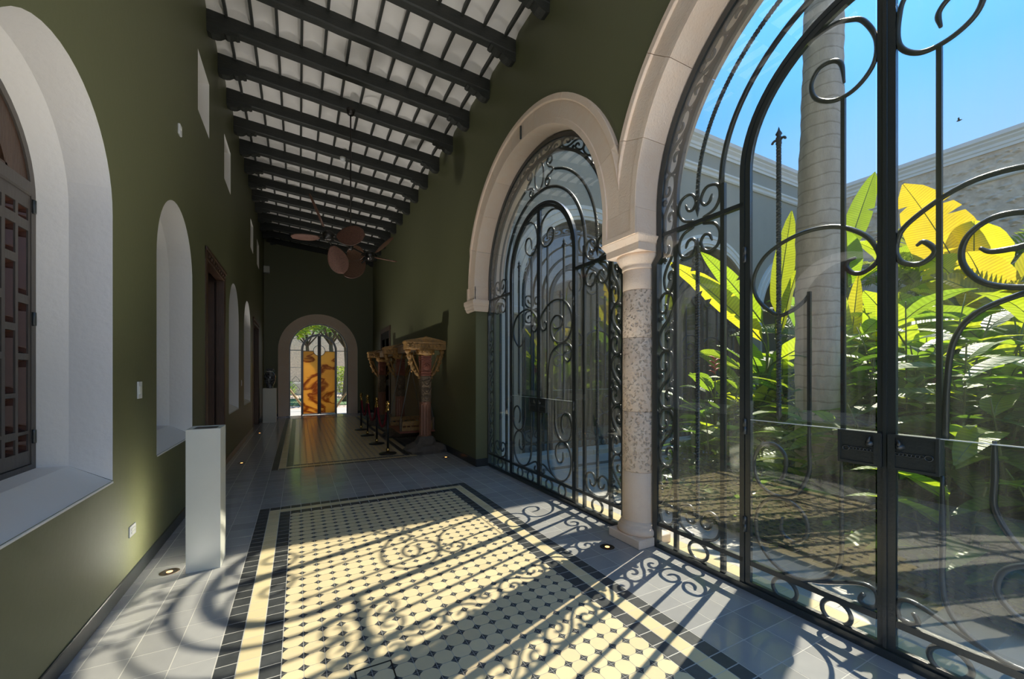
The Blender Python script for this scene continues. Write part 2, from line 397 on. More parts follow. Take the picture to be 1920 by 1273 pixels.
# ------------------------------------------------------------------ geometry helpers
class MB:
    """Collects boxes, prisms, tubes, lathes ... and builds ONE mesh object from them."""
    def __init__(s):
        s.v = []; s.f = []; s.sm = []; s.mi = []; s.lc = {}
    def add(s, vs, fs, smooth=False, mi=0):
        o = len(s.v)
        s.v += [tuple(p) for p in vs]
        for f in fs:
            s.f.append(tuple(o + i for i in f)); s.sm.append(smooth); s.mi.append(mi)
        return s
    def box(s, x0, x1, y0, y1, z0, z1, mi=0):
        vs = [(x, y, z) for z in (z0, z1) for y in (y0, y1) for x in (x0, x1)]
        return s.add(vs, [(0, 2, 3, 1), (4, 5, 7, 6), (0, 1, 5, 4), (2, 6, 7, 3), (0, 4, 6, 2), (1, 3, 7, 5)], False, mi)
    def bbox(s, x0, x1, y0, y1, z0, z1, b=0.004, mi=0):
        """box with chamfered edges: three nested slabs joined as a hull"""
        vs = []
        xs, ys, zs = (x0, x1), (y0, y1), (z0, z1)
        idx = {}
        for i in (0, 1):
            for j in (0, 1):
                for k in (0, 1):
                    sx, sy, sz = (b if i == 0 else -b), (b if j == 0 else -b), (b if k == 0 else -b)
                    idx[i, j, k, 0] = len(vs); vs.append((xs[i], ys[j] + sy, zs[k] + sz))
                    idx[i, j, k, 1] = len(vs); vs.append((xs[i] + sx, ys[j], zs[k] + sz))
                    idx[i, j, k, 2] = len(vs); vs.append((xs[i] + sx, ys[j] + sy, zs[k]))
        q = idx; f = []
        f += [(q[0,0,0,0], q[0,0,1,0], q[0,1,1,0], q[0,1,0,0]), (q[1,0,0,0], q[1,1,0,0], q[1,1,1,0], q[1,0,1,0])]
        f += [(q[0,0,0,1], q[1,0,0,1], q[1,0,1,1], q[0,0,1,1]), (q[0,1,0,1], q[0,1,1,1], q[1,1,1,1], q[1,1,0,1])]
        f += [(q[0,0,0,2], q[0,1,0,2], q[1,1,0,2], q[1,0,0,2]), (q[0,0,1,2], q[1,0,1,2], q[1,1,1,2], q[0,1,1,2])]
        for j in (0, 1):
            for k in (0, 1):
                f.append((q[0,j,k,1], q[1,j,k,1], q[1,j,k,2], q[0,j,k,2]))
        for i in (0, 1):
            for k in (0, 1):
                f.append((q[i,0,k,0], q[i,1,k,0], q[i,1,k,2], q[i,0,k,2]))
            for j in (0, 1):
                f.append((q[i,j,0,0], q[i,j,1,0], q[i,j,1,1], q[i,j,0,1]))
        for i in (0, 1):
            for j in (0, 1):
                for k in (0, 1):
                    f.append((q[i,j,k,0], q[i,j,k,1], q[i,j,k,2]))
        return s.add(vs, f, False, mi)
    def tube(s, pts, r, n=6, closed=False, mi=0, up=(1, 0, 0), cap=True, flat=1.0):
        """tube along a polyline; r a number or a list per point; flat scales the section along 'up'"""
        P = [Vector(p) for p in pts]
        N = len(P)
        rs = r if isinstance(r, (list, tuple)) else [r] * N
        vs = []
        upv = Vector(up)
        for i, p in enumerate(P):
            if closed:
                t = P[(i + 1) % N] - P[i - 1]
            else:
                t = P[min(i + 1, N - 1)] - P[max(i - 1, 0)]
            if t.length < 1e-9: t = Vector((0, 0, 1))
            t.normalize()
            a = upv - t * upv.dot(t)
            if a.length < 1e-4:
                a = Vector((0, 1, 0)) - t * t.y
                if a.length < 1e-4: a = Vector((0, 0, 1)) - t * t.z
            a.normalize()
            b = t.cross(a)
            for k in range(n):
                th = 2 * pi * k / n + pi / n
                vs.append(p + a * (cos(th) * rs[i] * flat) + b * (sin(th) * rs[i]))
        fs = []
        for i in range(N if closed else N - 1):
            j = (i + 1) % N
            for k in range(n):
                k2 = (k + 1) % n
                fs.append((i * n + k, i * n + k2, j * n + k2, j * n + k))
        if cap and not closed:
            fs.append(tuple(range(n))[::-1]); fs.append(tuple((N - 1) * n + k for k in range(n)))
        return s.add(vs, fs, n > 4, mi)
    def lathe(s, prof, n=20, c=(0, 0, 0), axis=None, mi=0, smooth=True, cap=True):
        """prof: (radius, height) pairs; axis: optional rotation matrix"""
        vs = []
        for (r_, h) in prof:
            for k in range(n):
                th = 2 * pi * k / n
                p = Vector((r_ * cos(th), r_ * sin(th), h))
                if axis is not None: p = axis @ p
                vs.append(p + Vector(c))
        fs = []
        for i in range(len(prof) - 1):
            for k in range(n):
                k2 = (k + 1) % n
                fs.append((i * n + k, i * n + k2, (i + 1) * n + k2, (i + 1) * n + k))
        if cap:
            fs.append(tuple(range(n))[::-1]); fs.append(tuple((len(prof) - 1) * n + k for k in range(n)))
        return s.add(vs, fs, smooth, mi)
    def sheet(s, loops, to3, d0, d1, mi=0, side=True):
        """flat plate from 2-D loops (first outline, then holes) between depths d0 and d1; to3(a, b, d) -> 3-D"""
        tri = tessellate_polygon([[Vector((a, b, 0)) for a, b in lp] for lp in loops])
        flat = [p for lp in loops for p in lp]
        n = len(flat)
        vs = [to3(a, b, d0) for a, b in flat] + [to3(a, b, d1) for a, b in flat]
        fs = [tuple(t_) for t_ in tri] + [tuple(i + n for i in t_)[::-1] for t_ in tri]
        if side:
            o = 0
            for lp in loops:
                m_ = len(lp)
                for i in range(m_):
                    j = (i + 1) % m_
                    fs.append((o + i, o + j, n + o + j, n + o + i))
                o += m_
        return s.add(vs, fs, False, mi)
    def xf(s, mtx):
        s.v = [tuple(mtx @ Vector(p)) for p in s.v]
        return s
    def mesh(s, name, mats):
        me = bpy.data.meshes.new(name)
        me.from_pydata(s.v, [], s.f)
        for m_ in (mats if isinstance(mats, (list, tuple)) else [mats]):
            me.materials.append(m_)
        me.polygons.foreach_set('use_smooth', s.sm)
        me.polygons.foreach_set('material_index', s.mi)
        if s.lc:
            at = me.attributes.new('leaf_coord', 'FLOAT_VECTOR', 'POINT')
            for i, c in s.lc.items(): at.data[i].vector = (c[0], c[1], 0)
        me.update()
        return me
    def build(s, name, mats, parent=None, loc=(0, 0, 0), **props):
        return link(name, s.mesh(name, mats), parent, loc, **props)

def link(name, me, parent=None, loc=(0, 0, 0), **props):
    o = bpy.data.objects.new(name, me)
    COL.objects.link(o)
    if parent is not None: o.parent = parent
    o.location = loc
    for k, v_ in props.items(): o[k] = v_
    return o

def empty(name, loc=(0, 0, 0), rz=0.0, parent=None, **props):
    o = bpy.data.objects.new(name, None)
    COL.objects.link(o)
    o.empty_display_size = 0.1
    o.location = loc
    o.rotation_euler = (0, 0, rz)
    if parent is not None: o.parent = parent
    for k, v_ in props.items(): o[k] = v_
    return o

def dup(root, loc, rz=None, label=None, **props):
    def cp(o, par):
        c = o.copy(); COL.objects.link(c)
        if par is not None: c.parent = par
        for ch in KIDS.get(o.name, []): cp(ch, c)
        return c
    KIDS = {}
    for o in bpy.data.objects:
        if o.parent is not None: KIDS.setdefault(o.parent.name, []).append(o)
    c = cp(root, None)
    c.location = loc
    if rz is not None: c.rotation_euler = (0, 0, rz)
    if label: c['label'] = label
    for k, v_ in props.items(): c[k] = v_
    return c

def crom(pts, n=6, closed=False):
    """Catmull-Rom through pts"""
    P = [Vector(p) for p in pts]
    out_ = []
    N = len(P)
    for i in range(N if closed else N - 1):
        p0 = P[i - 1] if (i > 0 or closed) else P[0] * 2 - P[1]
        p1 = P[i]; p2 = P[(i + 1) % N]
        p3 = P[(i + 2) % N] if (i + 2 < N or closed) else p2 * 2 - p1
        for k in range(n):
            t = k / n
            out_.append(0.5 * ((2 * p1) + (p2 - p0) * t + (2 * p0 - 5 * p1 + 4 * p2 - p3) * t * t + (3 * p1 - p0 - 3 * p2 + p3) * t ** 3))
    if not closed: out_.append(P[-1])
    return out_

def arc(cx, cz, r, a0, a1, n):
    return [(cx + r * cos(a0 + (a1 - a0) * i / n), cz + r * sin(a0 + (a1 - a0) * i / n)) for i in range(n + 1)]

# ================================================================== SETTING
XL, XR, XD, YE, YB = -1.045, 2.505, 2.735, 16.15, -1.0
BAYS = (4.45, 0.97)
RI, RO, ZC, ZCAP = 1.535, 1.825, 2.87, 2.65

def cam_uv(x, y, z):
    d = x * sin(0.4837) + y * cos(0.4837); l = x * cos(0.4837) - y * sin(0.4837)
    if d < 0.3: return None, None, d
    return 960 + 761.45 * l / d, 700.3 - 761.45 * (z - 1.4845) / d, d
def seen(x, y, z, mrg=60):
    u, v, d = cam_uv(x, y, z)
    return u is not None and -mrg < u < 1920 + mrg and -mrg < v < 1273 + mrg

# ---------------------------------------------------------------- floor: grout bed and every tile on it
floor = MB().box(XL - 0.3, XD + 0.30, YB, YE + 0.3, -0.12, -0.0008).build('floor', M['grout'], kind='structure')

def tile_mesh(name, m, sx, sy, gap, h=0.006, ch=0.0015):
    b = MB()
    x0, x1, y0, y1 = gap, sx - gap, gap, sy - gap
    vs = [(x0, y0, -h), (x1, y0, -h), (x1, y1, -h), (x0, y1, -h),
          (x0, y0, -ch), (x1, y0, -ch), (x1, y1, -ch), (x0, y1, -ch),
          (x0 + ch, y0 + ch, 0), (x1 - ch, y0 + ch, 0), (x1 - ch, y1 - ch, 0), (x0 + ch, y1 - ch, 0)]
    fs = []
    for k in (0, 4):
        for i in range(4):
            j = (i + 1) % 4
            fs.append((k + i, k + j, k + 4 + j, k + 4 + i))
    fs.append((8, 9, 10, 11))
    return b.add(vs, fs).mesh(name, m)

def oct_mesh(gap=0.0014):
    b = MB()
    s_ = 0.1; c = 0.0265
    lo, hi = gap, s_ - gap
    oc = []
    corners = ((lo, lo), (hi, lo), (hi, hi), (lo, hi))
    dirs = ((1, 1), (-1, 1), (-1, -1), (1, -1))
    tri = []
    for k, ((cx, cy_), (dx, dy)) in enumerate(zip(corners, dirs)):
        A = (cx, cy_ + dy * c); Bp = (cx + dx * c, cy_)
        mid = (cx + dx * c * 0.43, cy_ + dy * c * 0.43)
        seq = [A, mid, Bp] if k in (0, 2) else [Bp, mid, A]
        oc += seq
        tri.append([(cx, cy_)] + seq)
    vs = [(x, y, 0) for x, y in oc] + [(x, y, -0.006) for x, y in corners]
    n = len(oc)
    b.add(vs[:n], [tuple(range(n))], False, 0)
    for t in tri:
        p = [(x, y, 0) for x, y in t]
        b.add(p, [(0, 1, 2, 3)], False, 1)
    bt = [(x, y, 0) for x, y in corners] + [(x, y, -0.006) for x, y in corners]
    b.add(bt, [(i, (i + 1) % 4, 4 + (i + 1) % 4, 4 + i) for i in range(4)], False, 1)
    return b.mesh('octagon_tile', [M['oct_tile'], M['black_tile']])

def colx(i):
    return -0.0767 + 0.1 * i if i <= 12 else 1.1233 + 0.0972 * (i - 12)
def rowy(j):
    return 4.803 - 0.1 * j
PX = 0.1
me_oct = oct_mesh(); me_blk = tile_mesh('border_tile', M['black_tile'], 0.1, 0.1, 0.0020)
me_crm = tile_mesh('band_tile', M['cream_tile'], 0.1, 0.1, 0.0008)
me_gry = tile_mesh('floor_tile', M['grey_tile'], 0.2, 0.2, 0.0015)
tiles = {'octagon_tile': [], 'border_tile': [], 'band_tile': [], 'floor_tile': []}

def carpet(y_top, y_bot):
    """one tile carpet: black, cream and black border courses round the octagon field"""
    J0 = -4
    nrow = int(round((y_top - y_bot) / 0.1))
    for jj in range(nrow):
        y = y_top - 0.1 * (jj + 1)
        ring = min(jj, nrow - 1 - jj)
        for i in range(-3, 21):
            x = colx(i); wx = colx(i + 1) - x
            r_ = min(i + 3, 20 - i, ring)
            k = 'border_tile' if r_ in (0, 2) else 'band_tile' if r_ == 1 else 'octagon_tile'
            tiles[k].append((x, y, wx / 0.1, 1.0, (x + 0.05, y + 0.05)))
carpet(5.203, 5.203 - 5.2)
carpet(15.2, 7.2)
XC0, XC1 = colx(-3), colx(21)
def grey_area(x0, x1, y0, y1):
    """0.2 m grid of grey tiles, cut at the edges"""
    nx = int(math.ceil((x1 - x0) / 0.2 - 1e-6)); ny = int(math.ceil((y1 - y0) / 0.2 - 1e-6))
    for a in range(nx):
        for b in range(ny):
            xa = x0 + 0.2 * a; ya = y0 + 0.2 * b
            wx = min(0.2, x1 - xa); wy = min(0.2, y1 - ya)
            if wx > 0.012 and wy > 0.012:
                tiles['floor_tile'].append((xa, ya, wx / 0.2, wy / 0.2, (xa + wx / 2, ya + wy / 2)))
grey_area(XC0 - 0.8, XC0, 0.003, 15.803)
grey_area(XC1, XD + 0.01, 0.003, 15.803)
grey_area(XC0, XC1, 5.203, 7.2)
grey_area(XC0, XC1, 15.2, 16.2)
meshes = {'octagon_tile': me_oct, 'border_tile': me_blk, 'band_tile': me_crm, 'floor_tile': me_gry}
def place_tiles():
    for k, lst in tiles.items():
        vis = [t for t in lst if seen(*t[4], 0)]
        vis.sort(key=lambda t: t[4][0] * sin(0.4837) + t[4][1] * cos(0.4837))
        near, far = vis[:296], vis[296:]
        for (x, y, sx, sy, c) in near:
            o = link(k, meshes[k], floor, (x, y, 0)); o.scale = (sx, sy, 1)
        if far:
            b = MB()
            src = meshes[k]
            sv = [v.co for v in src.vertices]; sf = [tuple(p.vertices) for p in src.polygons]; mi = [p.material_index for p in src.polygons]
            for (x, y, sx, sy, c) in far:
                o_ = len(b.v)
                b.v += [(x + v.x * sx, y + v.y * sy, v.z) for v in sv]
                for f, m_ in zip(sf, mi):
                    b.f.append(tuple(o_ + i for i in f)); b.sm.append(False); b.mi.append(m_)
            b.build(k + '_paving', list(src.materials), floor, kind='stuff')
place_tiles()

# ---------------------------------------------------------------- walls
def strips_wall(name, strips, z0, z1, to3, d0, d1, m, **kw):
    b = MB()
    for (a0, a1, loops, outline) in strips:
        b.sheet([outline or [(a0, z0), (a1, z0), (a1, z1), (a0, z1)]] + loops, to3, d0, d1)
    return b.build(name, m, kind='structure', **kw)

NICHE = ((2.82, 0.64), (5.0, 0.64), (8.94, 0.635), (11.11, 0.66))
NZ0, NZS = 0.806, 2.485
CLER = ((5.92, 6.60), (7.82, 8.50), (11.78, 12.44), (13.5, 14.2))
CZ0, CZ1 = 4.58, 5.29
def niche_loop(cy_, h, zb, zs=NZS, n=24, r=None):
    r = r or h
    return [(cy_ - h, zb), (cy_ + h, zb)] + arc(cy_, zs, h, 0, pi, n)
DOORS = ((6.33, 7.89, 3.10), (12.35, 14.1, 2.95))
WZ = 6.5
toL = lambda a, b, d: (d, a, b)
st = [(YB, 1.9, [], None), (1.9, 3.9, [niche_loop(*NICHE[0], NZ0)], None), (3.9, 5.8, [niche_loop(*NICHE[1], NZ0)], None)]
def door_strip(y0, y1, d, cl):
    o = [(y0, 0), (d[0], 0), (d[0], d[2]), (d[1], d[2]), (d[1], 0), (y1, 0), (y1, WZ), (y0, WZ)]
    return (y0, y1, [[(c[0], CZ0), (c[1], CZ0), (c[1], CZ1), (c[0], CZ1)] for c in cl], o)
st += [door_strip(5.8, 8.1, DOORS[0], [CLER[0]]) if False else None]
st = [s_ for s_ in st if s_]
# the strip over the first door holds one clerestory opening, the second straddles the next strip: cut the wall in height there
def wall_left_build():
    b = MB()
    def sh(outline, holes=()):
        b.sheet([outline] + list(holes), toL, XL, XL - 0.03, side=False)
    rect = lambda y0, y1, z0, z1: [(y0, z0), (y1, z0), (y1, z1), (y0, z1)]
    zs = 4.2
    for y0, y1, hs in ((YB, 1.9, []), (1.9, 3.9, [NICHE[0]]), (3.9, 5.8, [NICHE[1]]), (8.1, 10.0, [NICHE[2]]), (10.0, 12.0, [NICHE[3]])):
        sh(rect(y0, y1, 0, zs), [niche_loop(*h, NZ0) for h in hs])
    for (y0, y1, d) in ((5.8, 8.1, DOORS[0]), (12.0, YE + 0.2, DOORS[1])):
        sh([(y0, 0), (d[0], 0), (d[0], d[2]), (d[1], d[2]), (d[1], 0), (y1, 0), (y1, zs), (y0, zs)])
    cuts = [YB, 5.5, 7.2, 9.5, 13.0, YE + 0.2]
    for i in range(5):
        sh(rect(cuts[i], cuts[i + 1], zs, WZ), [rect(c[0], c[1], CZ0, CZ1) for c in CLER if cuts[i] < c[0] < cuts[i + 1]])
    wl = b.build('wall_left', M['wall'], kind='structure')
    MB().box(-2.6, -2.4, YB, YE, 0, 8).build('light_leak_cover', M['black'], wl)  # unseen black slab, added so no light leaks in behind the wall
    return wl
wall_left = wall_left_build()

def baseboard(name, x0, x1, y0, y1, h=0.10):
    MB().bbox(x0, x1, y0, y1, 0, h, 0.004).build(name, M['base'], kind='structure')
baseboard('baseboard_left', XL - 0.01, XL + 0.010, YB, DOORS[0][0])
baseboard('baseboard_left.001', XL - 0.01, XL + 0.010, DOORS[0][1], DOORS[1][0])
baseboard('baseboard_left.002', XL - 0.01, XL + 0.010, DOORS[1][1], YE)

def niche_window(k, cy_, h, detail):
    root = empty('window_%d' % (k + 1), (XL, cy_, 0), kind='structure')
    X1, X2, N = -0.20, -0.32, 24
    # plaster reveal: straight for 0.20 m, then a slight inward splay to the wood
    rings = [(0.0, h, 0.806), (X1, h, 0.92), (X2, h - 0.05, 0.93)]
    b = MB()
    def loop(d, hh, zb):
        return [(d, hh, zb)] + [(d, y, z) for y, z in arc(0, NZS, hh, 0, pi, N)] + [(d, -hh, zb)]
    Ls = [loop(*r_) for r_ in rings]
    n = len(Ls[0])
    for i in range(2):
        b.add(Ls[i] + Ls[i + 1], [(j, j + 1, n + j + 1, n + j) for j in range(n - 1)])
    b.build('reveal', M['white'], root)
    b = MB()
    b.add([(0.004, -h, 0.80), (0.004, h, 0.80), (X1, h, 0.92), (X1, -h, 0.92), (X2, h - 0.05, 0.93), (X2, -h + 0.05, 0.93), (0.004, -h, 0.79), (0.004, h, 0.79)],
          [(0, 1, 2, 3), (3, 2, 4, 5), (6, 7, 1, 0)])
    b.build('sill', M['white'], root)
    hh = h - 0.05
    out_l = [(-hh, 0.93), (hh, 0.93)] + arc(0, NZS, hh, 0, pi, N)
    inn = [(-hh + 0.045, 0.96), (hh - 0.045, 0.96)] + arc(0, NZS, hh - 0.045, 0, pi, N)
    to = lambda a, c, d: (d, a, c)
    MB().sheet([out_l, inn], to, X2, X2 - 0.06).build('frame', M['grey_wood'], root)
    MB().sheet([inn], to, X2 - 0.075, X2 - 0.09).build('backing', M['black'], root)
    if not detail:
        MB().sheet([inn], to, X2 - 0.03, X2 - 0.06).build('shutter', M['dark_wood'], root)
        return
    zt = 2.555 - 0.0
    MB().bbox(X2 - 0.05, X2 + 0.008, -hh + 0.045, hh - 0.045, zt - 0.05, zt + 0.03, 0.008).build('transom', M['grey_wood'], root)
    # carved arched top light: wooden arch, iron scroll grille behind it
    ro, ri_ = hh - 0.045, hh - 0.24
    half = [(ro, zt + 0.03)] + [p for p in arc(0, NZS, ro, radians(10), radians(170), N)] + [(-ro, zt + 0.03)]
    hol = [(ri_, zt + 0.05)] + [p for p in arc(0, NZS, ri_, radians(14), radians(166), N)] + [(-ri_, zt + 0.05)]
    MB().sheet([half, hol], to, X2 - 0.01, X2 - 0.05).build('arched_panel', M['dark_wood'], root)
    g = MB()
    for s_ in range(-3, 4):
        th = radians(90 + s_ * 22)
        p0 = Vector((X2 - 0.04, 0, zt + 0.05)); p1 = Vector((X2 - 0.04, ri_ * cos(th), NZS + ri_ * sin(th)))
        g.tube([p0, p1], 0.008, 5)
        c = p0.lerp(p1, 0.72)
        g.tube(crom([(c.x, c.y + 0.05 * cos(q), c.z + 0.05 * sin(q)) for q in [i * 0.6 for i in range(10)]], 2), 0.007, 5)
    g.build('grille', M['iron'], root)
    A = [(2.428, 2.358), (2.301, 1.929), (1.881, 1.598), (1.562, 1.157), (1.139, 1.042)]
    B = [(2.432, 2.362), (2.307, 2.144), (2.097, 1.759), (1.72, 1.376), (1.351, 1.161), (1.120, 1.039)]
    cols = [((3.250, 3.345), A), ((3.137, 3.225), B), ((3.022, 3.108), A), ((2.905, 2.995), B)]
    glz = ('pane_amber', 'pane_red', 'pane_blue')
    for sd in (1, -1):
        lf = empty('shutter', parent=root)
        edge = 0.590
        oy = lambda a: sd * (a - 2.82)
        outl = [(sd * 0.012, 0.965), (sd * edge, 0.965), (sd * edge, zt - 0.05), (sd * 0.012, zt - 0.05)]
        holes = []
        kk = 0
        for (y0, y1), zs_ in cols:
            for z1, z0 in zs_:
                holes.append([(oy(y0), z0), (oy(y1), z0), (oy(y1), z1), (oy(y0), z1)])
                # dog-bone moulding round the slot, sloping back to the glass
                w_ = (y1 - y0); hh_ = z1 - z0
                e = min(0.03, hh_ * 0.3)
                ro_ = [(y0, z0), (y1, z0), (y1, z1), (y0, z1)]
                def ringp(ins, d):
                    t = ins
                    pts = [(y0 + t * .6, z0 + t), (y1 - t * .6, z0 + t), (y1 - t * .6, z0 + e), (y1 - t * 1.4, z0 + e * 1.4), (y1 - t * 1.4, z1 - e * 1.4), (y1 - t * .6, z1 - e), (y1 - t * .6, z1 - t),
                           (y0 + t * .6, z1 - t), (y0 + t * .6, z1 - e), (y0 + t * 1.4, z1 - e * 1.4), (y0 + t * 1.4, z0 + e * 1.4), (y0 + t * .6, z0 + e)]
                    return [(X2 - d, oy(a), c) for a, c in pts]
                r0, r1 = ringp(0.003, 0.012), ringp(0.015, 0.045)
                if sd > 0 or k == 1:
                    MB().add(r0 + r1, [(i, (i + 1) % 12, 12 + (i + 1) % 12, 12 + i) for i in range(12)]).build('slot_moulding', M['red_wood'], lf)
                    MB().box(X2 - 0.055, X2 - 0.047, min(oy(y0), oy(y1)), max(oy(y0), oy(y1)), z0, z1).build('pane', M[glz[(kk * 2 + (kk // 3)) % 3]], lf)
                kk += 1
        MB().sheet([outl] + holes, to, X2 - 0.005, X2 - 0.045).build('lattice', M['grey_wood'], lf)
    for z in (1.12, 1.80, 2.45):
        MB().lathe([(0.009, -0.04), (0.011, -0.035), (0.011, 0.035), (0.009, 0.04)], 8, (X2 + 0.006, hh - 0.035, z)).build('hinge', M['iron'], root)
for k, (c_, h_) in enumerate(NICHE):
    niche_window(k, c_, h_, k < 2)

for k, (y0, y1) in enumerate(CLER):
    root = empty('window_%d' % (k + 5), (XL, (y0 + y1) / 2, CZ0), kind='structure')
    hw, hz, D = (y1 - y0) / 2, CZ1 - CZ0, -0.42
    b = MB()
    b.add([(0, -hw, 0), (0, hw, 0), (0, hw, hz), (0, -hw, hz), (D, -hw, 0.10), (D, hw, 0.10), (D, hw, hz), (D, -hw, hz)],
          [(1, 2, 6, 5), (0, 4, 7, 3), (2, 3, 7, 6)])
    b.build('reveal', M['white'], root)
    MB().add([(0, -hw, 0), (0, hw, 0), (D, hw, 0.10), (D, -hw, 0.10)], [(0, 1, 2, 3)]).build('sill', M['white'], root)
    MB().box(D - 0.03, D, -hw - .01, hw + .01, 0.0, hz + .01).build('shutter', M['white'], root)

# doorways with dark wooden linings on the left
for k, (y0, y1, zt) in enumerate(DOORS):
    root = empty('door_%d' % (k + 1), (XL, (y0 + y1) / 2, 0), kind='structure')
    hw = (y1 - y0) / 2
    J = 0.13
    MB().bbox(-0.10, 0.012, hw - J, hw, 0, zt, 0.006).build('jamb', M['dark_wood'], root)
    MB().bbox(-0.10, 0.012, -hw, -hw + J, 0, zt, 0.006).build('jamb', M['dark_wood'], root)
    ln = MB().bbox(-0.10, 0.014, -hw, hw, zt - 0.16, zt, 0.006)
    ln.bbox(-0.02, 0.030, -hw - 0.0, hw + 0.0, zt - 0.05, zt, 0.008)
    for i in range(9):
        yy = -hw + 0.16 + i * (2 * hw - 0.32) / 8
        ln.lathe([(0.0, 0.0), (0.03, 0.004), (0.022, 0.016), (0.0, 0.022)], 8, (0.012, yy, zt - 0.10), Matrix.Rotation(pi / 2, 3, 'Y'), cap=False)
    ln.build('lintel', M['dark_wood'], root)
    # far reveal of the thick wall, lined with boards
    MB().box(-0.62, -0.10, hw - 0.05, hw, 0, zt).build('wall_lining', M['dark_wood'], root)
    MB().box(-0.62, -0.10, -hw, -hw + 0.05, 0, zt).build('wall_lining', M['dark_wood'], root)
    MB().box(-0.62, -0.10, -hw, hw, zt - 0.05, zt).build('wall_lining', M['dark_wood'], root)
    for sd in (1, -1):
        lf = empty('door_leaf', (-0.12, sd * (hw - 0.06), 0), parent=root)
        W, H = hw - J + 0.02, zt - 0.18
        # leaf folded back against the lining: stiles and rails with raised panels
        b = MB()
        b.sheet([[(0, 0.02), (W * 0.62, 0.02), (W * 0.62, H), (0, H)],
                 *[[(0.09, za), (W * 0.62 - 0.09, za), (W * 0.62 - 0.09, zb), (0.09, zb)] for za, zb in ((0.16, 0.85), (0.98, 1.6), (1.73, H - 0.12))]],
                lambda a, c, d: (-a, d, c), -sd * 0.06, -sd * 0.015)
        b.build('leaf_frame', M['dark_wood'], lf)
        for za, zb in ((0.16, 0.85), (0.98, 1.6), (1.73, H - 0.12)):
            MB().bbox(-(W * 0.62 - 0.085), -0.085, min(-sd * 0.045, -sd * 0.02), max(-sd * 0.045, -sd * 0.02), za - 0.005, zb + 0.005, 0.015).build('panel', M['dark_wood'], lf)
        MB().tube([(-0.30, -sd * 0.075, 0.95), (-0.30, -sd * 0.10, 1.0), (-0.30, -sd * 0.10, 1.15), (-0.30, -sd * 0.075, 1.2)], 0.008, 6).build('handle', M['iron'], lf)
    MB().box(-1.3, -1.28, -hw - 0.2, hw + 0.2, 0, zt + 0.2).build('dark_room_sheet', M['black'], root)  # black sheet standing in for the unlit room behind

# right wall with the arcade cut out of it
def wall_right_build():
    o = [(YE + 0.2, 0), (YE + 0.2, WZ), (YB, WZ), (YB, 0)]
    RI = 1.56
    o.append((BAYS[-1] - RI, 0))
    for i, c in enumerate(reversed(BAYS)):
        o += [(c - RI, ZC)] if i == 0 else [(c - RI, ZCAP), (c - RI, ZC)]
        o += arc(c, ZC, RI, pi, 0, 28)[1:-1]
        o += [(c + RI, ZC)] + ([(c + RI, ZCAP)] if i < len(BAYS) - 1 else [])
    o.append((BAYS[0] + RI, 0))
    return MB().sheet([o], toL, XR, 2.97).build('wall_right', M['wall'], kind='structure')
wall_right = wall_right_build()
baseboard('baseboard_right', XR - 0.012, XR + 0.01, BAYS[0] + RI + 0.012, YE, 0.12)
baseboard('baseboard_right.001', XR - 0.012, XD - 0.03, BAYS[0] + RI - 0.012, BAYS[0] + RI + 0.01, 0.12)

# doorway far down the right wall; near-black leaves stand in for its shaded recess
root = empty('door_3', (XR, 13.6, 0), kind='structure')
for sy in (-0.8, 0.68):
    MB().bbox(-0.03, 0.02, sy, sy + 0.12, 0, 2.95, 0.006).build('jamb', M['dark_wood'], root)
MB().bbox(-0.035, 0.02, -0.84, 0.84, 2.83, 2.97, 0.008).build('lintel', M['dark_wood'], root)
for sy in (-0.69, 0.005):
    lf = MB().sheet([[(sy, 0.01), (sy + 0.68, 0.01), (sy + 0.68, 2.83), (sy, 2.83)], [(sy + .1, .2), (sy + .58, .2), (sy + .58, 1.1), (sy + .1, 1.1)], [(sy + .1, 1.3), (sy + .58, 1.3), (sy + .58, 2.6), (sy + .1, 2.6)]],
                    toL, -0.012, 0.02).build('door_leaf', M['black'], root)
    for za, zb in ((.2, 1.1), (1.3, 2.6)):
        MB().box(0.0, 0.015, sy + .1, sy + .58, za, zb).build('panel', M['black'], lf)

# end wall with its arched garden door opening
EC, ERI, ERO, EZ = 0.66, 0.95, 1.29, 2.32
toE = lambda a, b, d: (a, d, b)
o = [(XL - 0.2, 0), (EC - ERI, 0), (EC - ERI, EZ)] + arc(EC, EZ, ERI, pi, 0, 28)[1:-1] + [(EC + ERI, EZ), (EC + ERI, 0), (XR + 0.5, 0), (XR + 0.5, WZ), (XL - 0.2, WZ)]
MB().sheet([o], toE, YE, YE + 0.45).build('wall_end', M['wall'], kind='structure')
o = [(EC - ERO, 0), (EC - ERI, 0), (EC - ERI, EZ)] + arc(EC, EZ, ERI, pi, 0, 28)[1:-1] + [(EC + ERI, EZ), (EC + ERI, 0), (EC + ERO, 0), (EC + ERO, EZ)] + arc(EC, EZ, ERO, 0, pi, 28)[1:-1] + [(EC - ERO, EZ)]
tr = empty('trim_1', (0, 0, 0), kind='structure')
MB().sheet([o], toE, YE - 0.035, YE + 0.0).build('arch_surround', M['stone'], tr)
b = MB()
lp = [(EC + ERI, 0)] + arc(EC, EZ, ERI, 0, pi, 28) + [(EC - ERI, 0)]
n = len(lp)
b.add([(a, YE - 0.035, c) for a, c in lp] + [(a, YE + 0.45, c) for a, c in lp], [(i, i + 1, n + i + 1, n + i) for i in range(n - 1)])
b.build('arch_soffit', M['stone'], tr)
MB().box(XL - 0.2, EC - ERO, YE - 0.012, YE + 0.01, 0, 0.10).build('baseboard_end', M['base'], kind='structure')
MB().box(EC + ERO, XR, YE - 0.012, YE + 0.01, 0, 0.10).build('baseboard_end.001', M['base'], kind='structure')
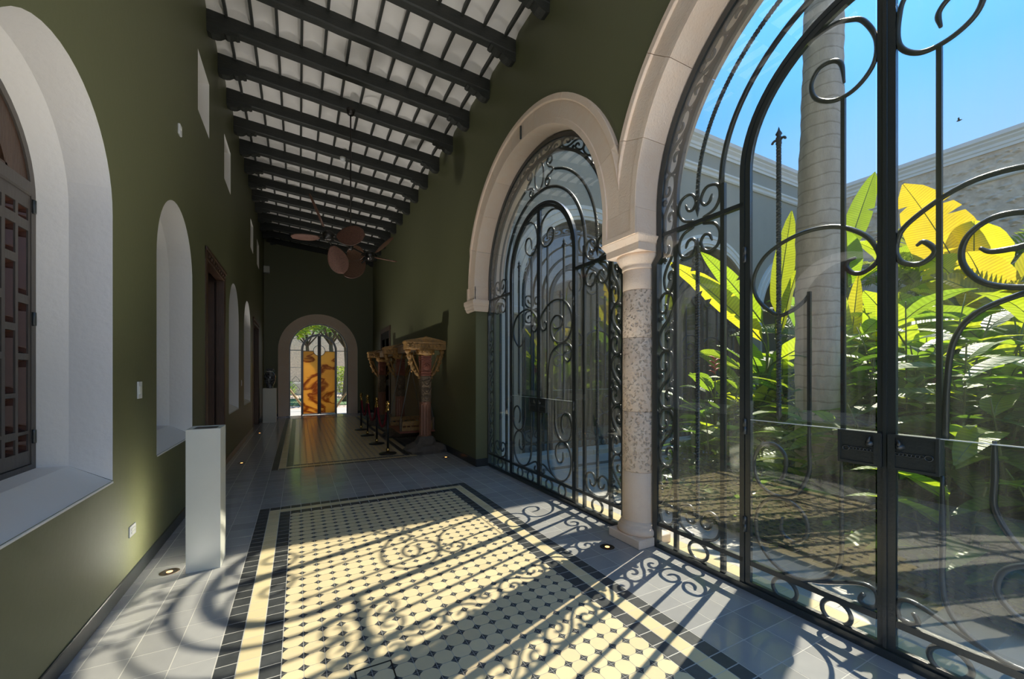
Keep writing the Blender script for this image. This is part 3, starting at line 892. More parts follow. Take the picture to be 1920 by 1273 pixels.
# unseen end behind the camera, assumed open onto a sunny court for its light
court = MB().box(-16, 9, -22, YB, -0.25, -0.015).build('court_paving', M['court'], kind='structure')
MB().box(XL - 0.75, XL - 0.02, YB - 0.02, YB + 0.0, 0, WZ).build('wall_rear_left', M['white'], kind='structure')
MB().box(XR - 0.0, 3.0, YB - 0.02, YB, 0, WZ).build('wall_rear_right', M['white'], kind='structure')
MB().box(-16, 9, -22.5, -22, -0.2, 4.5).build('wall_assumed_court', M['white'], kind='structure')

# ---------------------------------------------------------------- ceiling: beams, corbels, slats, plaster pans
def zc(x): return 6.135 - 0.0917 * (x + 1.04)
ceil_root = empty('ceiling', (0, 0, 0), kind='structure')
b = MB()
b.add([(XL - 0.3, YB, zc(XL - 0.3) + 0.13), (XR + 0.5, YB, zc(XR + 0.5) + 0.13), (XR + 0.5, YE + 0.3, zc(XR + 0.5) + 0.13), (XL - 0.3, YE + 0.3, zc(XL - 0.3) + 0.13)], [(0, 1, 2, 3)])
b.add([(p[0], p[1], p[2] + 0.3) for p in b.v], [(3, 2, 1, 0)])
b.build('roof_slab', M['ceil'], ceil_root)
SLATX = [-0.831 + 0.2895 * k for k in range(-1, 12)]
SKEW = -0.035
BEAM_Y = [4.66 + 0.812 * k for k in range(-6, 15)]
def beam_yz(x, yb): return yb + SKEW * (x - XR)
def beam_mesh():
    """one squared, slightly wavy beam along X; origin at its right end, near face"""
    b = MB()
    N = 14
    for i in range(N):
        pass
    vs = []; W, H = 0.125, 0.165
    for i in range(N + 1):
        x = XL - 0.05 + (XR + 0.05 - XL + 0.05) * i / N
        j = R.uniform(-0.005, 0.005)
        zt = zc(x) + 0.02; zb = zc(x) - H + j
        y = SKEW * (x - XR)
        vs += [(x, y, zb + 0.015), (x, y + 0.015, zb), (x, y + W - 0.015, zb), (x, y + W, zb + 0.015), (x, y + W, zt), (x, y, zt)]
    fs = []
    for i in range(N):
        for k in range(6):
            fs.append((i * 6 + k, i * 6 + (k + 1) % 6, (i + 1) * 6 + (k + 1) % 6, (i + 1) * 6 + k))
    fs += [tuple(range(6)), tuple(N * 6 + k for k in range(6))]
    return b.add(vs, fs).mesh('beam', M['beam'])
def corbel_mesh(side):
    """scrolled bracket under a beam end; profile in the X-Z plane"""
    L = 0.36; H = 0.115
    prof = [(0, 0), (L, 0), (L, -0.022), (L - 0.03, -0.036), (L - 0.055, -0.030), (L - 0.07, -0.040), (L - 0.10, -0.062), (L - 0.14, -0.066), (L - 0.165, -0.052), (L - 0.175, -0.062),
            (L - 0.21, -0.092), (L - 0.25, -0.108), (L - 0.30, -0.112), (L - 0.335, -0.100), (0, -0.085)]
    b = MB()
    x0 = XL - 0.01 if side < 0 else XR + 0.01
    pr_ = []
    for a, c in prof:
        x = x0 + a * (-side)
        pr_.append((x, c + zc(x) - 0.162))
    b.sheet([pr_], lambda a, c, d: (a, d + SKEW * (a - XR), c), 0.004, 0.121)
    return b.mesh('corbel', M['beam'])
mb_, mcl, mcr = [beam_mesh() for _ in range(4)], corbel_mesh(-1), corbel_mesh(1)
for k, y in enumerate(BEAM_Y):
    be = link('beam', mb_[k % 4], ceil_root, (0, y, 0))
    link('corbel', mcl, be); link('corbel', mcr, be)
YS0, YS1 = BEAM_Y[0] - 0.812, YE
for x in SLATX:
    # thin dark batten lying on the beams
    MB().box(x - 0.016, x + 0.016, YS0, YS1, zc(x) - 0.012, zc(x) + 0.05).build('batten', M['beam'], ceil_root)
def pan_mesh(x0, x1):
    """one plaster pan between two battens and two beams, vaulted along the corridor"""
    b = MB(); L = 0.70; Q = 6
    T = [0, 0.05, 0.10, 0.14, 0.3, 0.5, 0.7, 0.86, 0.90, 0.95, 1.0]
    vs = []
    for t in T:
        y = L * t
        k = max(0.0, min(1.0, t / 0.12, (1 - t) / 0.12))
        for q in range(Q + 1):
            s_ = q / Q
            x = x0 + (x1 - x0) * s_
            sag = 0.012 + 0.052 * (1 - (2 * s_ - 1) ** 2) * k + 0.03 * k
            vs.append((x, y + SKEW * (x - XR), zc(x) + 0.004 + sag))
    fs = [(i * (Q + 1) + q, i * (Q + 1) + q + 1, (i + 1) * (Q + 1) + q + 1, (i + 1) * (Q + 1) + q) for i in range(len(T) - 1) for q in range(Q)]
    return b.add(vs, fs, True).mesh('ceiling_pan', M['ceil'])
edges = [XL - 0.02] + [x for x in SLATX if x > XL + 0.02] + [XR + 0.02]
pans = [pan_mesh(edges[i] + (0.014 if i else 0), edges[i + 1] - (0.014 if i < len(edges) - 2 else 0)) for i in range(len(edges) - 1)]
for y in [BEAM_Y[0] - 0.812] + BEAM_Y:
    for p in pans:
        link('ceiling_pan', p, ceil_root, (0, y + 0.118, 0))

# ---------------------------------------------------------------- stone arcade
def voussoir(cy_, a0, a1, n=5, lo=None, hi=None):
    prof = [(1.535, 2.985), (1.535, 2.472), (1.540, 2.468), (1.588, 2.468), (1.594, 2.478), (1.757, 2.478), (1.763, 2.462), (1.770, 2.457), (1.818, 2.457), (1.825, 2.463), (1.825, 2.51)]
    b = MB(); vs = []; m_ = len(prof)
    for i in range(n + 1):
        a = a0 + (a1 - a0) * i / n
        for r_, x in prof:
            y, z = r_ * cos(a), ZC + r_ * sin(a)
            if hi is not None: y = min(y, hi)
            if lo is not None: y = max(y, lo)
            if abs(y) >= 1.7404 and r_ > 1.75 and x < 2.5: x = 2.478
            vs.append((x, cy_ + y, z))
    fs = [(i * m_ + k, i * m_ + k + 1, (i + 1) * m_ + k + 1, (i + 1) * m_ + k) for i in range(n) for k in range(m_ - 1)]
    fs += [tuple(range(m_)), tuple(n * m_ + k for k in range(m_))[::-1]]
    return b.add(vs, fs)
for k, c in enumerate(BAYS):
    root = empty('trim_%d' % (k + 2), (0, 0, 0), kind='structure')
    NV = 9; gap = 0.0012
    for i in range(NV):
        a0, a1 = pi * i / NV + gap, pi * (i + 1) / NV - gap
        voussoir(c, a0, a1, 6, lo=-1.7405, hi=(1.7405 if k else None)).build('voussoir', M['stone'], root)
# stilted springer blocks between neighbouring arches, with the sunk panel line
for k in range(1):
    m_ = (BAYS[k] + BAYS[k + 1]) / 2
    root = empty('trim_%d' % (k + 6), (0, m_, 0), kind='structure')
    h = 0.205
    b = MB()
    b.box(2.478, 2.985, -h, h, ZCAP + 0.0, ZC)
    b.box(2.466, 2.48, -h, -h + 0.055, ZCAP, ZC); b.box(2.466, 2.48, h - 0.055, h, ZCAP, ZC); b.box(2.4665, 2.48, -h + 0.05, h - 0.05, ZCAP, ZCAP + 0.04)
    b.build('springer', M['stone'], root)
root = empty('trim_9', (0, 0, 0), kind='structure')
yj = BAYS[0] + RI
b = MB()
b.box(2.478, 2.985, yj - 0.0, yj + 0.29, ZCAP, ZC)
b.box(2.466, 2.49, yj, yj + 0.055, ZCAP, ZC); b.box(2.457, 2.49, yj + 0.23, yj + 0.29, ZCAP, ZC)
b.build('springer', M['stone'], root)
prof = [(0.0, 2.655), (0.055, 2.655), (0.055, 2.60), (0.040, 2.565), (0.045, 2.555), (0.028, 2.515), (0.030, 2.505), (0.012, 2.475), (0.0, 2.475)]
b = MB(); vs = []
for d, z in prof:
    for x, y in ((2.70, yj - d), (2.478 - d, yj - d), (2.478 - d, yj + 0.29 + d), (2.70, yj + 0.29 + d)):
        vs.append((x, y, z))
m_ = 4
fs = [(i * m_ + k, i * m_ + k + 1, (i + 1) * m_ + k + 1, (i + 1) * m_ + k) for i in range(len(prof) - 1) for k in range(3)]
b.add(vs, fs).build('impost', M['stone'], root)

def column(yc, name):
    root = empty(name, (2.72, yc, 0), kind='structure')
    h = 0.19
    MB().bbox(-h, h, -h, h, 0, 0.075, 0.006).build('plinth', M['stone'], root)
    MB().lathe([(0.10, 0.07), (0.178, 0.075), (0.188, 0.095), (0.186, 0.125), (0.176, 0.14), (0.163, 0.145), (0.166, 0.16), (0.160, 0.172), (0.148, 0.178), (0.146, 0.19), (0.1, 0.19)], 32).build('base', M['stone'], root)
    z = 0.185
    for zz, m_ in ((0.62, 'stone'), (1.15, 'pitted'), (1.80, 'pitted'), (2.22, 'pitted'), (2.40, 'stone')):
        b = MB()
        rr = lambda q: 0.148 - 0.006 * q / 2.4
        b.lathe([(0.08, z + 0.001), (rr(z) - 0.003, z + 0.001), (rr(z), z + 0.005), (rr(z), (z + zz) / 2), (rr(zz), zz - 0.005), (rr(zz) - 0.003, zz - 0.001), (0.08, zz - 0.001)], 32)
        b.build('drum', M[m_], root)
        z = zz
    MB().lathe([(0.08, 2.40), (0.146, 2.40), (0.150, 2.408), (0.150, 2.425), (0.146, 2.432), (0.158, 2.447), (0.178, 2.470), (0.192, 2.500), (0.196, 2.525), (0.12, 2.53)], 32).build('capital', M['stone'], root)
    b = MB()
    ab = [(0.20, 2.528), (0.200, 2.590), (0.232, 2.640), (0.235, 2.652)]
    vs = []
    for d, zq in ab:
        vs += [(-d - 0.01, -d, zq), (d + 0.03, -d, zq), (d + 0.03, d, zq), (-d - 0.01, d, zq)]
    fs = [(i * 4 + k, i * 4 + (k + 1) % 4, (i + 1) * 4 + (k + 1) % 4, (i + 1) * 4 + k) for i in range(3) for k in range(4)] + [(0, 1, 2, 3), (12, 13, 14, 15)]
    b.add(vs, fs).build('abacus', M['stone'], root)
MB().bbox(2.452, 2.470, BAYS[0] - 0.012, BAYS[0] + 0.012, 4.42, 4.585, 0.003).build('iron_pin', M['iron'], bpy.data.objects['trim_2'])
column((BAYS[0] + BAYS[1]) / 2, 'column')

# ================================================================== IRON GATES
# local frame: x across the door plane (+x towards the garden), y along the arcade, z up
AZ = 2.868
def flat_path(b, pts, w, t, closed=False, mi=0):
    """rectangular bar along a path in the y-z plane: w in the plane, t across it"""
    P = [Vector((0, p[0], p[1])) for p in pts]
    N = len(P); vs = []
    for i, p in enumerate(P):
        t0 = (P[i] - P[i - 1]).normalized() if i or closed else None
        t1 = (P[(i + 1) % N] - P[i]).normalized() if i < N - 1 or closed else None
        if t0 is None: t0 = t1
        if t1 is None: t1 = t0
        tt = (t0 + t1); tt = tt.normalized() if tt.length > 1e-6 else t1
        nn = Vector((0, -tt.z, tt.y))
        sc = 1 / max(0.5, nn.dot(Vector((0, -t1.z, t1.y))))
        for sx, sn in ((-1, -1), (1, -1), (1, 1), (-1, 1)):
            vs.append(p + nn * (sn * w / 2 * sc) + Vector((sx * t / 2, 0, 0)))
    fs = []
    for i in range(N if closed else N - 1):
        j = (i + 1) % N
        for k in range(4):
            fs.append((i * 4 + k, i * 4 + (k + 1) % 4, j * 4 + (k + 1) % 4, j * 4 + k))
    if not closed: fs += [(3, 2, 1, 0), tuple((N - 1) * 4 + k for k in range(4))]
    return b.add(vs, fs, False, mi)

def twisted(b, pts, r, pitch=0.085):
    """square bar twisted along a path (dense points)"""
    P = [Vector((0, p[0], p[1])) for p in pts]
    # resample
    D = [0]
    for i in range(1, len(P)): D.append(D[-1] + (P[i] - P[i - 1]).length)
    n = int(D[-1] / (pitch / 10))
    vs = []; j = 0
    for q in range(n + 1):
        s_ = D[-1] * q / n
        while j < len(P) - 2 and D[j + 1] < s_: j += 1
        t = (s_ - D[j]) / max(1e-6, D[j + 1] - D[j])
        p = P[j].lerp(P[j + 1], t)
        tg = (P[j + 1] - P[j]).normalized()
        nn = Vector((0, -tg.z, tg.y)); xx = Vector((1, 0, 0))
        for k in range(4):
            th = 2 * pi * s_ / pitch + k * pi / 2
            vs.append(p + nn * (r * cos(th)) + xx * (r * sin(th)))
    fs = [(q * 4 + k, q * 4 + (k + 1) % 4, (q + 1) * 4 + (k + 1) % 4, (q + 1) * 4 + k) for q in range(n) for k in range(4)]
    fs += [(3, 2, 1, 0), tuple(n * 4 + k for k in range(4))]
    return b.add(vs, fs)

def scroll(b, pts, r=0.013, sub=6, taper0=0.55, taper1=0.55, n=6):
    c = crom([(0, p[0], p[1]) for p in pts], sub)
    N = len(c); rs = []
    for i in range(N):
        t = i / (N - 1)
        k = min(1, taper0 + t * 8) * min(1, taper1 + (1 - t) * 8)
        rs.append(r * k)
    return b.tube(c, rs, n)

S_UP = [(.19, .60), (.04, .58), (-.02, .44), (.15, .33), (.38, .34), (.51, .53), (.45, .81), (.15, 1.0), (-.31, .93), (-.5, .66), (-.46, .40), (-.19, .12), (0, 0)]
def s_unit(a):
    up = S_UP; dn = [(-x, -y) for x, y in reversed(up)]
    return up + dn[1:]

def arcpt(off, s):
    """point on a path parallel to the frame: off = half-width; s = length along it from the floor, measured on the mid band radius"""
    Rm = 1.435
    if s <= AZ: return off, s
    th = (s - AZ) / Rm
    return off * cos(th), AZ + off * sin(th)

HEART = [(1.020, 2.415 + 0.065), (1.043, 2.530), (1.085, 2.540), (1.115, 2.495), (1.09, 2.43), (1.041, 2.408), (0.975, 2.435), (0.957, 2.521), (0.999, 2.599), (1.094, 2.632)]
RING_L = [(0.136, 2.127), (0.173, 2.115), (0.178, 2.08), (0.148, 2.044), (0.1, 2.039), (0.042, 2.083), (0.04, 2.14), (0.1, 2.243), (0.237, 2.331), (0.42, 2.345), (0.613, 2.275), (0.705, 2.137), (0.683, 1.989), (0.562, 1.865), (0.482, 1.872), (0.405, 1.92), (0.364, 1.975)]
TOP_L = [(0.191, 3.131), (0.206, 3.247), (0.251, 3.293), (0.319, 3.292), (0.358, 3.221), (0.333, 3.126), (0.237, 3.058), (0.136, 3.067), (0.058, 3.148), (0.047, 3.274), (0.1, 3.409), (0.161, 3.464), (0.251, 3.500), (0.40, 3.475), (0.58, 3.346)]
SP1_L = [(0.370, 1.186), (0.370, 1.02), (0.372, 0.877), (0.446, 0.735), (0.555, 0.694), (0.667, 0.745), (0.705, 0.888), (0.660, 1.000), (0.575, 1.025), (0.505, 0.960), (0.511, 0.843), (0.542, 0.797)]
SP2_L = [(0.205, 0.993), (0.205, 0.70), (0.208, 0.432), (0.27, 0.295), (0.404, 0.222), (0.555, 0.240), (0.667, 0.353), (0.690, 0.522), (0.622, 0.650), (0.511, 0.685), (0.405, 0.629), (0.378, 0.520), (0.446, 0.433), (0.525, 0.470), (0.524, 0.568)]
BASE_S = [(0.382, 0.224), (0.258, 0.272), (0.127, 0.328), (0.060, 0.327), (0.040, 0.283), (0.048, 0.235), (0.086, 0.222), (0.118, 0.237), (0.109, 0.268), (0.095, 0.28)]
RING_R = [(0.112, 2.123), (0.141, 2.135), (0.180, 2.076), (0.127, 2.030), (0.055, 2.058), (0.035, 2.14), (0.082, 2.246), (0.284, 2.362), (0.499, 2.355), (0.649, 2.243), (0.705, 2.100), (0.69, 1.965), (0.589, 1.870), (0.467, 1.85), (0.339, 1.894), (0.272, 2.0), (0.285, 2.113), (0.367, 2.178), (0.473, 2.165), (0.524, 2.099), (0.473, 2.035), (0.367, 2.027), (0.326, 2.054)]
BARA_R = [(0.215, 1.17), (0.222, 1.45), (0.245, 1.642), (0.322, 1.765), (0.498, 1.838), (0.618, 1.83), (0.697, 1.766), (0.691, 1.670), (0.618, 1.623), (0.554, 1.669), (0.559, 1.730), (0.615, 1.745)]
TOP_R = [(0.200, 3.15), (0.192, 3.223), (0.235, 3.270), (0.300, 3.262), (0.339, 3.205), (0.312, 3.120), (0.228, 3.073), (0.127, 3.079), (0.050, 3.165), (0.045, 3.303), (0.082, 3.415), (0.228, 3.483), (0.393, 3.462), (0.57, 3.35)]

def build_gate(name, label, rz=0, loc=(0, 0, 0), glass=True, **kw):
    g = empty(name, loc, rz, label=label, category='gate', **kw)
    IR = M['iron']
    JO, JI, JH = 1.548, 1.497, 2.43      # frame is set out below the capitals and in above them
    # outer frame
    b = MB()
    path = [(JO, 0.0), (JO, JH), (JI, JH + 0.05), (JI, AZ)] + arc(0, AZ, JI, 0, pi, 48)[1:-1] + [(-JI, AZ), (-JI, JH + 0.05), (-JO, JH), (-JO, 0.0)]
    flat_path(b, path, 0.052, 0.06)
    b.build('outer_frame', IR, g)
    b = MB(); flat_path(b, [(-1.57, 0.022), (1.57, 0.022)], 0.044, 0.06)
    b.build('threshold_rail', IR, g)
    for s in (1, -1):
        sd = lambda pts: [(s * p[0], p[1]) for p in pts]
        b = MB(); flat_path(b, sd([(1.345, 0.04), (1.345, AZ)]) , 0.032, 0.030)
        b.build('upright', IR, g)
        b = MB(); flat_path(b, sd([(0.93, 0.04), (0.93, AZ)]), 0.032, 0.030)
        b.build('upright', IR, g)
        b = MB(); flat_path(b, sd([(0.77, 2.654), (JI + 0.02, 2.654)]), 0.03, 0.04)
        b.build('transom', IR, g)
        b = MB(); flat_path(b, sd([(0.77, 0.20), (JO, 0.20)]), 0.032, 0.04)
        b.build('bottom_rail', IR, g)
        b = MB(); b.tube([(0, s * 1.14 + 0.083 * cos(q), 0.112 + 0.068 * sin(q)) for q in [2 * pi * i / 24 for i in range(24)]], 0.013, 6, True)
        b.build('ring', IR, g)
        # twisted spear bar: upright, then round the arch
        b = MB()
        twisted(b, sd([(1.145, 0.36), (1.145, 2.41)]), 0.0165)
        b.lathe([(0.0, -0.02), (0.010, 0.0), (0.02, 0.02), (0.012, 0.05), (0.02, 0.06), (0.0, 0.12)], 8, (0, s * 1.145, 2.42), cap=False)
        b.build('twisted_bar', IR, g)
        b = MB()
        twisted(b, sd([(1.145, 2.78), (1.145, AZ)] + arc(0, AZ, 1.145, 0, radians(72), 36)[1:]), 0.0165)
        b.lathe([(0.0, 0.10), (0.010, 0.08), (0.02, 0.06), (0.012, 0.03), (0.02, 0.02), (0.0, -0.05)], 8, (0, s * 1.145, 2.74), cap=False)
        b.build('twisted_bar', IR, g)
        # heart scrolls above and below the transom and above the bottom rail
        for kind in (0, 1, 2):
            b = MB()
            if kind == 0: f = lambda y, z: (y, z)
            elif kind == 1: f = lambda y, z: (y, 2.654 + (2.654 - z))
            else: f = lambda y, z: (y, 0.215 + (2.634 - z) * 1.0)
            for mir in (0, 1):
                pts = [f(2 * 1.1375 - y if mir else y, z) for y, z in HEART]
                scroll(b, sd(pts), 0.0125, 5, taper1=1)
            b.build('heart_scroll', IR, g)
        # running band of S scrolls between the outer frame and the second upright
        u = 0.487
        k = 0
        s0 = 0.215
        total = AZ + 1.435 * pi / 2 - 0.05
        while s0 + u * 0.6 < total:
            hw0 = JO - 0.028 if s0 + u / 2 < JH - 0.2 else JI - 0.026
            lo_, hi_ = 1.365, hw0
            b = MB()
            for mir, rad in ((False, 0.0125),):
                pts = [arcpt((lo_ + hi_) / 2 + (hi_ - lo_) * 0.94 * a, s0 + u / 2 + u / 2 * 0.985 * c) for a, c in s_unit(0)]
                scroll(b, sd(pts), rad, 4)
            # the two little hooks where the S crosses the band
            for q in (1, -1):
                hk = [(0.42, 0.02), (0.48, 0.12), (0.40, 0.20), (0.30, 0.15), (0.34, 0.08)]
                scroll(b, sd([arcpt((lo_ + hi_) / 2 + q * (hi_ - lo_) * 0.94 * a, s0 + u / 2 + q * u / 2 * (c - 0.02)) for a, c in hk]), 0.011, 3)
            b.build('scroll', IR, g)
            s0 += u; k += 1
    b = MB(); flat_path(b, arc(0, AZ, 1.345, 0, pi, 56), 0.036, 0.036); b.build('upper_arch', IR, g)
    b = MB(); b.tube([(0, y, z) for y, z in arc(0, AZ, 0.945, 0, pi, 44)], 0.020, 8); b.build('middle_arch', IR, g)
    # oval and back-to-back curls at the crown
    b = MB(); b.tube([(0, 0.105 * cos(q), AZ + 1.147 + 0.175 * sin(q)) for q in [2 * pi * i / 28 for i in range(28)]], 0.0125, 6, True)
    b.build('crown_oval', IR, g)
    for s in (1, -1):
        b = MB()
        for q in (1, -1):
            zc_ = AZ + 1.145
            pts = [(0.330, .0), (0.27, .035), (0.215, .05), (0.165, .105), (0.19, .165), (0.245, .165), (0.27, .12), (0.235, .085), (0.205, .105)]
            # rotated to follow the arch
            c_ = []
            for y, dz in pts:
                th = y / 1.145; rr = 1.145 + q * dz
                c_.append((s * rr * sin(th), AZ + rr * cos(th)))
            scroll(b, c_, 0.0125, 5)
        b.build('crown_scroll', IR, g)
    # fixed door arch and jambs
    b = MB()
    flat_path(b, [(0.778, 0.0), (0.778, AZ - 0.01)] + arc(0, AZ - 0.01, 0.778, 0, pi, 40)[1:-1] + [(-0.778, AZ - 0.01), (-0.778, 0.0)], 0.032, 0.040)
    b.build('door_arch', IR, g)
    if glass:
        GX0, GX1 = -0.020, -0.014
        to = lambda a, c, d: (d, a, c)
        for s in (1, -1):
            sd = lambda pts: [(s * p[0], p[1]) for p in pts]
            MB().sheet([sd([(0.796, 0.045), (1.52, 0.045), (1.52, 0.185), (0.796, 0.185)])], to, GX0, GX1).build('glass_pane', M['glass'], g)
            MB().sheet([sd([(0.796, 0.215), (1.52, 0.215), (1.52, 2.42), (1.47, 2.46), (1.47, 2.64), (0.796, 2.64)])], to, GX0, GX1).build('glass_pane', M['glass'], g)
        o_ = [(1.475, 2.668)] + arc(0, AZ, 1.475, 0, pi, 40) + [(-1.475, 2.668), (-0.796, 2.668)] + arc(0, AZ, 0.796, pi, 0, 30) + [(0.796, 2.668)]
        MB().sheet([o_], to, GX0, GX1).build('glass_pane', M['glass'], g)
    # two leaves
    for s in (1, -1):
        lf = empty('gate_leaf', parent=g)
        sd = lambda pts: [(s * p[0], p[1]) for p in pts]
        b = MB()
        z0 = 0.05
        ya, yb_ = 0.021, 0.741
        zt = AZ - 0.01
        A0 = math.acos(ya / yb_)
        flat_path(b, sd([(ya, z0), (ya, zt + yb_ * sin(A0))] + arc(0, zt, yb_, A0, 0, 20)[1:] + [(yb_, z0)]), 0.034, 0.030, True)
        b.build('leaf_frame', IR, lf)
        if s > 0:
            MB().box(-0.024, -0.016, -0.004, 0.012, 0.05, zt + 0.72).build('meeting_strip', IR, lf)
        b = MB(); flat_path(b, sd([(0.04, 0.195), (0.72, 0.195)]), 0.034, 0.036); b.build('bottom_rail', IR, lf)
        for q in (0.23, 0.51):
            b = MB(); b.tube([(0, s * q + 0.072 * cos(t), 0.114 + 0.066 * sin(t)) for t in [2 * pi * i / 24 for i in range(24)]], 0.013, 6, True)
            b.build('ring', IR, lf)
        tops = (RING_L, TOP_L) if s > 0 else (RING_R, TOP_R)
        for pts in tops + (SP1_L, SP2_L, BASE_S):
            b = MB(); scroll(b, sd(pts), 0.0130, 6); b.build('scroll', IR, lf)
        b = MB(); flat_path(b, sd([(0.195, 1.16), (0.195, 3.06)]), 0.020, 0.020); b.build('bar', IR, lf)
        if s > 0:
            b = MB(); flat_path(b, sd([(0.368, 1.16), (0.368, 1.98)]), 0.018, 0.018); b.build('bar', IR, lf)
        else:
            b = MB(); scroll(b, sd(BARA_R), 0.0130, 6, taper0=1); b.build('scroll', IR, lf)
        b = MB(); twisted(b, sd([(0.545, 1.24), (0.545, 2.97)]), 0.0155)
        b.lathe([(0.0, 0.075), (0.009, 0.045), (0.020, 0.025), (0.011, 0.012), (0.018, 0.0), (0.016, -0.03), (0.019, -0.035), (0.012, -0.05)], 8, (0, s * 0.545, 3.0), cap=False)
        b.lathe([(0.0, -0.07), (0.012, -0.04), (0.02, -0.02), (0.013, 0.0), (0.019, 0.012), (0.012, 0.03)], 8, (0, s * 0.545, 1.24), cap=False)
        for q in (1, -1):
            b.tube(crom([(0, s * 0.545, 2.975), (0, s * 0.545 + q * 0.022, 2.992), (0, s * 0.545 + q * 0.038, 2.985), (0, s * 0.545 + q * 0.040, 2.974)], 3), [0.008] * 9 + [0.003], 5)
        b.build('twisted_bar', IR, lf)
        # lock box with a raised rim, turn-key and a wavy key relief
        lk = MB()
        y0, y1, za, zb = 0.014, 0.205, 0.992, 1.172
        lk.bbox(-0.034, 0.034, min(s * y0, s * y1), max(s * y0, s * y1), za, zb, 0.004)
        for (u0, u1, v0, v1) in ((y0, y1, za, za + 0.014), (y0, y1, zb - 0.014, zb), (y1 - 0.012, y1, za + 0.014, zb - 0.014), (y0, y0 + 0.03, za + 0.014, zb - 0.014)):
            lk.box(-0.041, -0.032, min(s * u0, s * u1), max(s * u0, s * u1), v0, v1)
        lo = lk.build('lock_box', IR, lf)
        # (thing > part > sub-part: the key relief is its own sub-part of the leaf)
        b = MB()
        b.lathe([(0.0, -0.022), (0.012, -0.018), (0.016, -0.004), (0.02, 0.0), (0.02, 0.006)], 10, (-0.036, s * 0.062, 1.112), Matrix.Rotation(pi / 2, 3, 'Y'), cap=False)
        b.tube([(-0.046, s * 0.062, 1.112), (-0.05, s * 0.062, 1.135), (-0.046, s * 0.055, 1.150)], [0.010, 0.008, 0.004], 6)
        for q in range(7):
            yy = 0.050 + q * 0.0155
            b.tube([(-0.037, s * (yy + 0.0085 * cos(t)), 1.076 + 0.008 * sin(t)) for t in [2 * pi * i / 10 for i in range(10)]], 0.003, 5, True)
        b.tube([(-0.037, s * (0.168 + 0.015 * cos(t)), 1.073 + 0.013 * sin(t)) for t in [2 * pi * i / 12 for i in range(12)]], 0.004, 5, True)
        b.build('key_relief', IR, lf)
        for z in (0.45, 1.12, 2.3):
            MB().lathe([(0.008, -0.055), (0.013, -0.05), (0.013, -0.002), (0.010, 0), (0.013, 0.002), (0.013, 0.05), (0.008, 0.055)], 10, (-0.02, s * 0.758, z)).build('hinge', IR, lf)
        if glass:
            GX0, GX1 = -0.017, -0.011
            lowp = sd([(0.045, 0.072), (0.72, 0.072), (0.72, 1.169), (0.045, 1.169)])
            MB().sheet([lowp], to, GX0, GX1).build('glass_pane', M['glass'], lf)
            MB().box(GX0 - 0.001, GX1 + 0.001, min(s * 0.045, s * 0.72), max(s * 0.045, s * 0.72), 1.1685, 1.1735).build('glass_joint', M['glass_edge'], lf)
            upp = sd([(0.045, 1.173), (0.72, 1.173), (0.72, zt)] + arc(0, zt, 0.72, 0, math.acos(0.045 / 0.72), 16)[1:])
            MB().sheet([upp], to, GX0 - 0.001, GX1 - 0.001).build('glass_pane', M['glass'], lf)
    return g

gate_a = build_gate('iron_gate', 'black wrought-iron arched gate filling the nearer arcade arch, lock box in full view', loc=(XD, BAYS[1], 0))
gate_b = dup(gate_a, (XD, BAYS[0], 0), None, 'black wrought-iron arched gate behind the stone column, in the farther complete arch')

# ================================================================== THINGS IN THE CORRIDOR
def thing(name, label, cat, loc=(0, 0, 0), rz=0.0, **kw):
    return empty(name, loc, rz, label=label, category=cat, **kw)

# plinths
def plinth(label, x0, x1, y0, y1, h, hollow=True):
    t = thing('display_plinth', label, 'pedestal', ((x0 + x1) / 2, (y0 + y1) / 2, 0))
    a, c = (x1 - x0) / 2, (y1 - y0) / 2
    b = MB()
    w_ = 0.03
    if hollow:
        b.add([(-a, -c, 0), (a, -c, 0), (a, c, 0), (-a, c, 0), (-a, -c, h), (a, -c, h), (a, c, h), (-a, c, h),
               (-a + w_, -c + w_, h), (a - w_, -c + w_, h), (a - w_, c - w_, h), (-a + w_, c - w_, h),
               (-a + w_, -c + w_, h - 0.12), (a - w_, -c + w_, h - 0.12), (a - w_, c - w_, h - 0.12), (-a + w_, c - w_, h - 0.12)],
              [(0, 3, 2, 1)] + [(i, (i + 1) % 4, 4 + (i + 1) % 4, 4 + i) for i in range(4)] + [(4 + i, 4 + (i + 1) % 4, 8 + (i + 1) % 4, 8 + i) for i in range(4)]
              + [(8 + i, 8 + (i + 1) % 4, 12 + (i + 1) % 4, 12 + i) for i in range(4)])
        b.build('body', M['plinth_white'], t)
        MB().box(-a + w_, a - w_, -c + w_, c - w_, h - 0.06, h - 0.004).build('top_inset', M['steel'], t)
    else:
        b.bbox(-a, a, -c, c, 0, h, 0.003).build('body', M['plinth_white'], t)
        MB().bbox(-a + 0.004, a - 0.004, -c + 0.004, c - 0.004, h - 0.001, h + 0.004, 0.002).build('top_plate', M['plinth_white'], t)
    return t
plinth('tall off-white square plinth with a hollow top, in the sun beside the tiled carpet', -0.742, -0.530, 3.79, 4.04, 1.066)
plinth('off-white square plinth carrying the dark porcelain vase by the end wall', -0.955, -0.605, 14.25, 14.60, 1.035, False)

